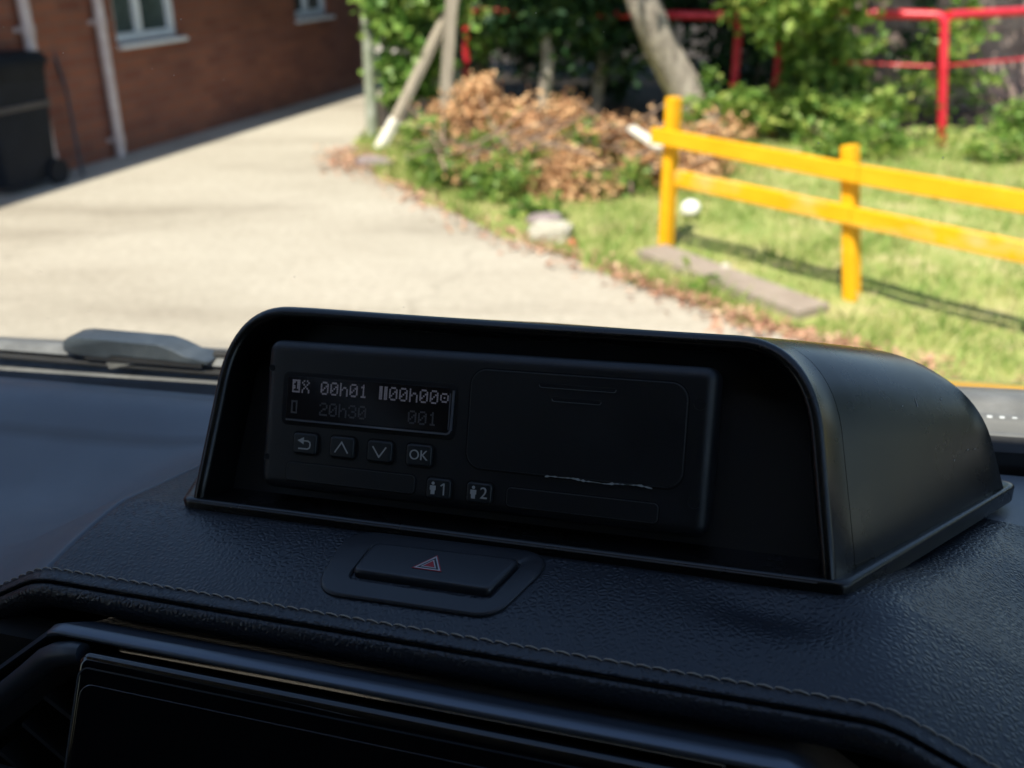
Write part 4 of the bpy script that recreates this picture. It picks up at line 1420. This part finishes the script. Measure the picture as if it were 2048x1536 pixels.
def front_pt(p, d):
    k = min(max(p.y / 0.0725, 0.0), 1.0)      # the opening leans back a little more than the unit
    q = vv * (p.y + (0.0020 * k * min(1.0, (XC - p.x) / 0.08) if p.x < XC else 0.0)) + nn_ * (d - 0.0175 * k)
    return Vector((p.x - (0.0095 if p.x < XC else 0.002) * k * min(1.0, abs(p.x - XC) / 0.05), q.y, q.z))


def inset(P, d):
    out_ = []
    n = len(P)
    for i, p in enumerate(P):
        a, b = P[max(i - 1, 0)], P[min(i + 1, n - 1)]
        t = (b - a).normalized()
        nrm = Vector((-t.y, t.x))   # profile runs right base -> top -> left base, inside is to the left
        out_.append(p + nrm * d)
    return out_


DF = 0.010
fr0 = [front_pt(p, DF - 0.003) for p in FF]
rr0 = [Vector((p.x, 0.110, p.y)) for p in RR]


def ease(t):
    return t


loops = []
# inner tunnel from the back panel to the lip
loops.append([front_pt(p, -0.010) for p in inset(FF, 0.0062)])
loops.append([front_pt(p, DF - 0.004) for p in inset(FF, 0.0052)])
for a in (0, 22.5, 45, 67.5, 90):
    t = rad(a)
    loops.append([front_pt(p, DF - 0.003 + 0.0030 * math.sin(t)) for p in inset(FF, 0.0026 + 0.0026 * math.cos(t))])
for a in (67.5, 45, 22.5, 0):
    t = rad(a)
    loops.append([front_pt(p, DF - 0.003 + 0.0030 * math.sin(t)) for p in inset(FF, 0.0026 - 0.0026 * math.cos(t))])
GS = 0.085          # shutline groove
for t, d in ((GS - 0.004, 0), (GS - 0.0015, 0.0), (GS - 0.0012, 0.0006), (GS + 0.0012, 0.0006), (GS + 0.0015, 0.0), (GS + 0.004, 0)):
    loops.append([a.lerp(b, t) for a, b in zip([front_pt(p, DF - 0.003) for p in inset(FF, d)], [Vector((p.x, 0.110, p.y)) for p in inset(RR, d)])])
for i in range(1, 15):
    t = GS + 0.004 + (0.94 - GS - 0.004) * i / 14
    bul = 0.0004 * math.sin(math.pi * t)
    loops.append([a.lerp(b, t) for a, b in zip([front_pt(p, DF - 0.003) for p in inset(FF, -bul)], [Vector((p.x, 0.110, p.y)) for p in inset(RR, -bul)])])
for a in (15, 35, 55, 75, 90):
    t = rad(a)
    q = inset(RR, 0.012 * (1 - math.cos(t)))
    loops.append([Vector((p.x, 0.1037 + 0.012 * math.sin(t), p.y)) for p in q])
sh = loft('shell', loops, M_POD, closed=False, caps=(False, True), auto=30)
link('shell', sh, pod)
# back panel that carries the unit
bp = [front_pt(p, -0.0095) for p in inset(FF, 0.0055)]
bp2 = [front_pt(p, -0.0125) for p in inset(FF, 0.0055)]
link('back_panel', loft('back_panel', [bp2, bp], mat('back_panel_plastic', (0.005, 0.005, 0.0055), 0.55, build=b_fine(900, 0.1))), pod)
# base sill inside the opening, with the curved lip that catches the sky
inner = inset(FF, 0.0062)
sill = []
for k in range(25):
    x = inner[-1].x + (inner[0].x - inner[-1].x) * k / 24
    sill.append(x)
prof = [(-0.0125, -0.0022), (-0.007, -0.0045), (0.0, -0.0062), (0.005, -0.0066), (0.0090, -0.0066), (0.0108, -0.0072), (0.0112, -0.0082)]
link('sill', loft('sill', [[Vector((x, *(vv * w_ + nn_ * d_).yz)) for d_, w_ in prof] for x in sill], M_POD, closed=False, caps=(False, False), auto=60), pod)
# base flange all round
foot = [(XC - 0.1290, 0.0)] + []
fz = front_pt(Vector((0, -0.0066)), DF + 0.0015)
FLY0 = fz.y
FLY1 = 0.1195
c4 = round_poly([(XC + 0.1290, FLY0), (XC + 0.1950, FLY1), (XC - 0.1950, FLY1), (XC - 0.1290, FLY0)], 0.012, 10)
c4 = round_poly([(XC + 0.1290, FLY0), (XC + 0.1950, FLY1), (XC - 0.1950, FLY1), (XC - 0.1290, FLY0)], 0.006, 10)


def flz(y):
    t = (y - FLY0) / (FLY1 - FLY0)
    return -0.0024 + (-0.0272 + 0.0024) * t


flo = []
for d, o in ((0.0025, -0.0075), (0.0, -0.0070), (-0.0003, -0.0010), (0.0003, 0.0), (0.0012, 0.0006), (0.0026, 0.0007), (0.0045, 0.0002), (0.0065, 0.0001)):
    flo.append([(x, y, flz(y) + o) for x, y in scale_poly(c4, d)])
link('base_flange', loft('base_flange', flo, M_POD, closed=True, caps=(True, False), auto=50), pod)
# scuffs on the flank
for (ta, u, l, ang) in ((0.56, 12, 0.004, 1.2), (0.46, 12, 0.0010, 0.2), (0.75, 13, 0.0010, 0.5), (0.80, 7, 0.0010, 0.3), (0.85, 7, 0.0008, 0.3), (0.70, 6, 0.0008, 0.9)):
    a = front_pt(FF[u], DF - 0.003).lerp(rr0[u], ta)
    b = front_pt(FF[u + 1], DF - 0.003).lerp(rr0[u + 1], ta)
    dirv = ((b - a).normalized() * math.sin(ang) + (rr0[u] - fr0[u]).normalized() * math.cos(ang)) * l
    nr = Vector((0.88, -0.3, 0.25)).normalized() * 0.0012
    side_ = dirv.cross(nr).normalized() * 0.00018
    c = a + nr * 0.45
    link('scuff', new_mesh('scuff', [c - side_, c + side_, c + dirv + side_ * 0.5, c + dirv - side_ * 0.5, c + dirv * 0.5 - nr, c - nr * 0.8], [(0, 1, 2, 3), (0, 3, 4, 5), (1, 5, 4, 2)], M_DUST), pod)

# ------------------------------------------------------------------ tachograph
tac = empty('tachograph', MPL, 'digital tachograph unit with small display and buttons set in the housing', 'tachograph')
link('face_plate', slab('face_plate', -0.0912, 0.0912, 0.0, 0.0603, -0.0150, 0.0, 0.0050, 0.0045, M_FACE, 8, 8), tac)
# display
bz_ = link('display', slab('display', -0.0822, -0.0060, 0.0262, 0.0478, -0.001, 0.0003, 0.0028, 0.0003, M_BLACK), tac)
link('lcd_panel', slab('lcd_panel', -0.0800, -0.0088, 0.0290, 0.0460, 0.0002, 0.0006, 0.0008, 0.0001, M_LCD), bz_)
M_RIMGLINT = mat('rim_glint', (0.13, 0.135, 0.15), 0.12, spec=0.8, coat=0.5, build=b_fine(400, 0.02))  # pale tone painting the highlight on the lens's lower and right edges
link('lens_rim_glint', ribbon('lens_rim_glint', [(-0.0795, 0.0284), (-0.0090, 0.0284), (-0.0080, 0.0289), (-0.0074, 0.0300), (-0.0072, 0.0452)], 0.0007, 0.0003, 0.0013, M_RIMGLINT), bz_)
link('lens_rim_glint', ribbon('lens_rim_glint', [(-0.0085, 0.0300), (-0.0085, 0.0440)], 0.0004, 0.0004, 0.0010, M_RIMGLINT), bz_)
G = {'0': ['01110', '10001', '10011', '10101', '11001', '10001', '01110'], '1': ['00100', '01100', '00100', '00100', '00100', '00100', '01110'], 'h': ['10000', '10000', '10110', '11001', '10001', '10001', '10001'],
     '2': ['01110', '10001', '00001', '00110', '01000', '10000', '11111'], '3': ['01110', '10001', '00001', '00110', '00001', '10001', '01110'],
     'i': ['11111', '11011', '10011', '11011', '11011', '10001', '11111'], 'x': ['01010', '10001', '01010', '00100', '01010', '10001', '10001'], 'p': ['11011', '11011', '11011', '11011', '11011', '11011', '11011'],
     'o': ['00000', '01110', '10001', '10101', '10001', '01110', '00000'], 'b': ['11110', '10010', '10010', '10010', '10010', '10010', '11110']}


def glyph(ch, x0, y1, m, rows=range(7), pw=0.00072, ph=0.00075):
    V, F = [], []
    for r in rows:
        for c in range(5):
            if G[ch][r][c] == '1':
                i = len(V)
                a, b = x0 + c * pw + 0.00003, x0 + (c + 1) * pw - 0.00003
                t, u = y1 - r * ph - 0.00003, y1 - (r + 1) * ph + 0.00003
                V += [(a, u, 0.00066), (b, u, 0.00066), (b, t, 0.00066), (a, t, 0.00066)]
                F.append((i, i + 1, i + 2, i + 3))
    return link('glyph', new_mesh('glyph', V, F, m), bz_)


PCH = 0.00433
for k, ch in enumerate('ix 00h01 p00h00o'):
    if ch != ' ':
        glyph(ch, -0.0777 + k * PCH, 0.0447, M_PIX)
for k, ch in enumerate('b  20h30    001 '):
    if ch != ' ':
        glyph(ch, -0.0777 + k * PCH, 0.0363, M_PIXDIM)
# buttons
BT = [(-0.0699, 0.0193, 'back'), (-0.0531, 0.0193, 'up'), (-0.0365, 0.0192, 'down'), (-0.0197, 0.0193, 'ok'), (-0.0106, 0.0074, 'one'), (0.0060, 0.0075, 'two')]
for x, y, kd in BT:
    hw, hh = (0.0053, 0.0041) if kd not in ('one', 'two') else (0.0050, 0.0038)
    b = link('button', slab('button', x - hw, x + hw, y - hh, y + hh, -0.001, 0.0017, 0.0014, 0.0007, M_BUTTON), tac)
    link('button_gap', ribbon('button_gap', rrect(x - hw - 0.0004, x + hw + 0.0004, y - hh - 0.0004, y + hh + 0.0004, 0.0017), 0.0008, -0.0005, 0.00012, M_BLACK, True), b)
    z0, z1 = 0.00165, 0.00182
    if kd == 'up':
        link('icon', ribbon('icon', [(x - 0.0029, y - 0.0021), (x, y + 0.0021), (x + 0.0029, y - 0.0021)], 0.00052, z0, z1, M_PRINT), b)
    if kd == 'down':
        link('icon', ribbon('icon', [(x - 0.0029, y + 0.0019), (x, y - 0.0021), (x + 0.0029, y + 0.0019)], 0.00052, z0, z1, M_PRINT), b)
    if kd == 'ok':
        link('lettering', text_mesh('lettering', 'OK', 0.0054, M_PRINT, (x, y), z1), b)
    if kd == 'back':
        link('icon', ribbon('icon', [(x - 0.0026, y - 0.0020), (x + 0.0016, y - 0.0020), (x + 0.0025, y - 0.0014), (x + 0.0027, y - 0.0003), (x + 0.0025, y + 0.0007), (x + 0.0016, y + 0.0012), (x - 0.0008, y + 0.0012)], 0.00052, z0, z1, M_PRINT), b)
        link('icon', extrude_poly('icon', [(x - 0.0031, y + 0.0012), (x - 0.0003, y + 0.0026), (x - 0.0003, y - 0.0002)], z0, z1, M_PRINT), b)
    if kd in ('one', 'two'):
        px = x - 0.0022
        link('icon', extrude_poly('icon', [(px + 0.00062 * math.cos(a), y + 0.0020 + 0.00062 * math.sin(a)) for a in np.linspace(0, 2 * math.pi, 12, endpoint=False)], z0, z1, M_PRINT), b)
        link('icon', extrude_poly('icon', [(px - 0.0012, y + 0.0011), (px + 0.0012, y + 0.0011), (px + 0.0012, y - 0.0006), (px + 0.0008, y - 0.0006), (px + 0.0008, y - 0.0022), (px - 0.0008, y - 0.0022), (px - 0.0008, y - 0.0006), (px - 0.0012, y - 0.0006)], z0, z1, M_PRINT), b)
        if kd == 'one':
            link('lettering', ribbon('lettering', [(x + 0.0010, y + 0.0012), (x + 0.0021, y + 0.0020), (x + 0.0023, y + 0.0020), (x + 0.0023, y - 0.0022)], 0.00055, z0, z1, M_PRINT), b)
        else:
            link('lettering', text_mesh('lettering', '2', 0.0062, M_PRINT, (x + 0.0020, y), z1), b)
# card slots
M_EDGESHEEN = mat('edge_sheen', (0.035, 0.037, 0.04), 0.35, build=b_fine(2000, 0.1, 0.0001))  # lighter tone painting the faint sheen along moulded edges
for x0, x1, y0, y1 in ((-0.0783, -0.0210, 0.0041, 0.0114), (0.0165, 0.0738, 0.0036, 0.0109)):
    c = link('card_slot', slab('card_slot', x0, x1, y0, y1, -0.001, 0.0005, 0.0018, 0.0004, M_FACE), tac)
    link('slot_gap', ribbon('slot_gap', rrect(x0 - 0.0002, x1 + 0.0002, y0 - 0.0002, y1 + 0.0002, 0.0020), 0.0004, -0.0003, 0.00008, M_BLACK, True), c)
    link('slot_sheen', ribbon('slot_sheen', rrect(x0 + 0.0003, x1 - 0.0003, y0 + 0.0003, y1 - 0.0003, 0.0015), 0.00022, 0.0003, 0.00056, M_EDGESHEEN, True), c)
# printer drawer
pr = link('printer_drawer', slab('printer_drawer', -0.0006, 0.0816, 0.0165, 0.0541, -0.001, 0.0007, 0.0062, 0.0005, M_FACE, 10), tac)
link('drawer_gap', ribbon('drawer_gap', rrect(-0.0009, 0.0819, 0.0162, 0.0544, 0.0065, 10), 0.0005, -0.0003, 0.00008, M_BLACK, True), pr)
link('drawer_sheen', ribbon('drawer_sheen', rrect(-0.00025, 0.08125, 0.01685, 0.05375, 0.0059, 10), 0.00024, 0.0005, 0.00075, M_EDGESHEEN, True), pr)
for x0, x1, y in ((0.0266, 0.0556, 0.0497), (0.0318, 0.0504, 0.0449)):
    s_ = link('paper_slit', slab('paper_slit', x0, x1, y - 0.0007, y + 0.0007, 0.0004, 0.00078, 0.0007, 0.0001, M_BLACK), pr)
    link('slit_glint', ribbon('slit_glint', [(x0, y + 0.0001), (x0 + 0.0003, y - 0.0006), (x0 + 0.001, y - 0.0008), (x1 - 0.001, y - 0.0008), (x1 - 0.0003, y - 0.0006), (x1, y + 0.0001)], 0.00026, 0.0006, 0.00095, mat('slit_glint_tone', (0.10, 0.11, 0.12), 0.4, build=b_fine(2000, 0.1)), False), s_)  # pale line paints a glint along the slit's lower edge
# torn white edge
q = np.random.default_rng(5)
xs_ = np.linspace(0.0312, 0.0712, 42)
up_, lo_ = [], []
for x in xs_:
    t = (x - 0.0312) / 0.04
    y = 0.0163 + 0.0001 * math.sin(30 * t) - 0.0003 * smooth01((t - 0.8) / 0.2) + 0.0003 * math.sin(9 * t)
    wv = 0.00006 + 0.00022 * abs(q.normal()) * (0.6 + math.sin(11 * t + 1) ** 2)
    up_.append((x, y + wv))
    lo_.append((x, y - wv * 0.7))
poly = up_ + lo_[::-1]
V = [(x, y, 0.00095) for x, y in up_] + [(x, y, 0.00085) for x, y in lo_]
n = len(up_)
link('scratch', new_mesh('scratch', V, [(i, i + 1, n + i + 1, n + i) for i in range(n - 1)], mat('scratched_plastic', (0.42, 0.44, 0.45), 0.7, build=b_fine(2500, 0.3))), tac)
# screw holes
for x, y, r in ((-0.0880, 0.0487, 0.0012), (-0.0880, 0.0125, 0.0012), (0.0857, 0.0472, 0.0020), (0.0861, 0.0126, 0.0020)):
    h = link('screw_hole', tube('screw_hole', [(x, y, -0.001), (x, y, 0.00015)], r, M_BLACK, 20), tac)
    link('hole_glint', ribbon('hole_glint', [(x + r * 1.1 * math.cos(a), y + r * 1.1 * math.sin(a)) for a in np.linspace(math.pi * 1.0, math.pi * 1.75, 12)], 0.00022, 0.0, 0.00022, M_EDGESHEEN), h)  # pale arc paints a glint on the hole's lower edge
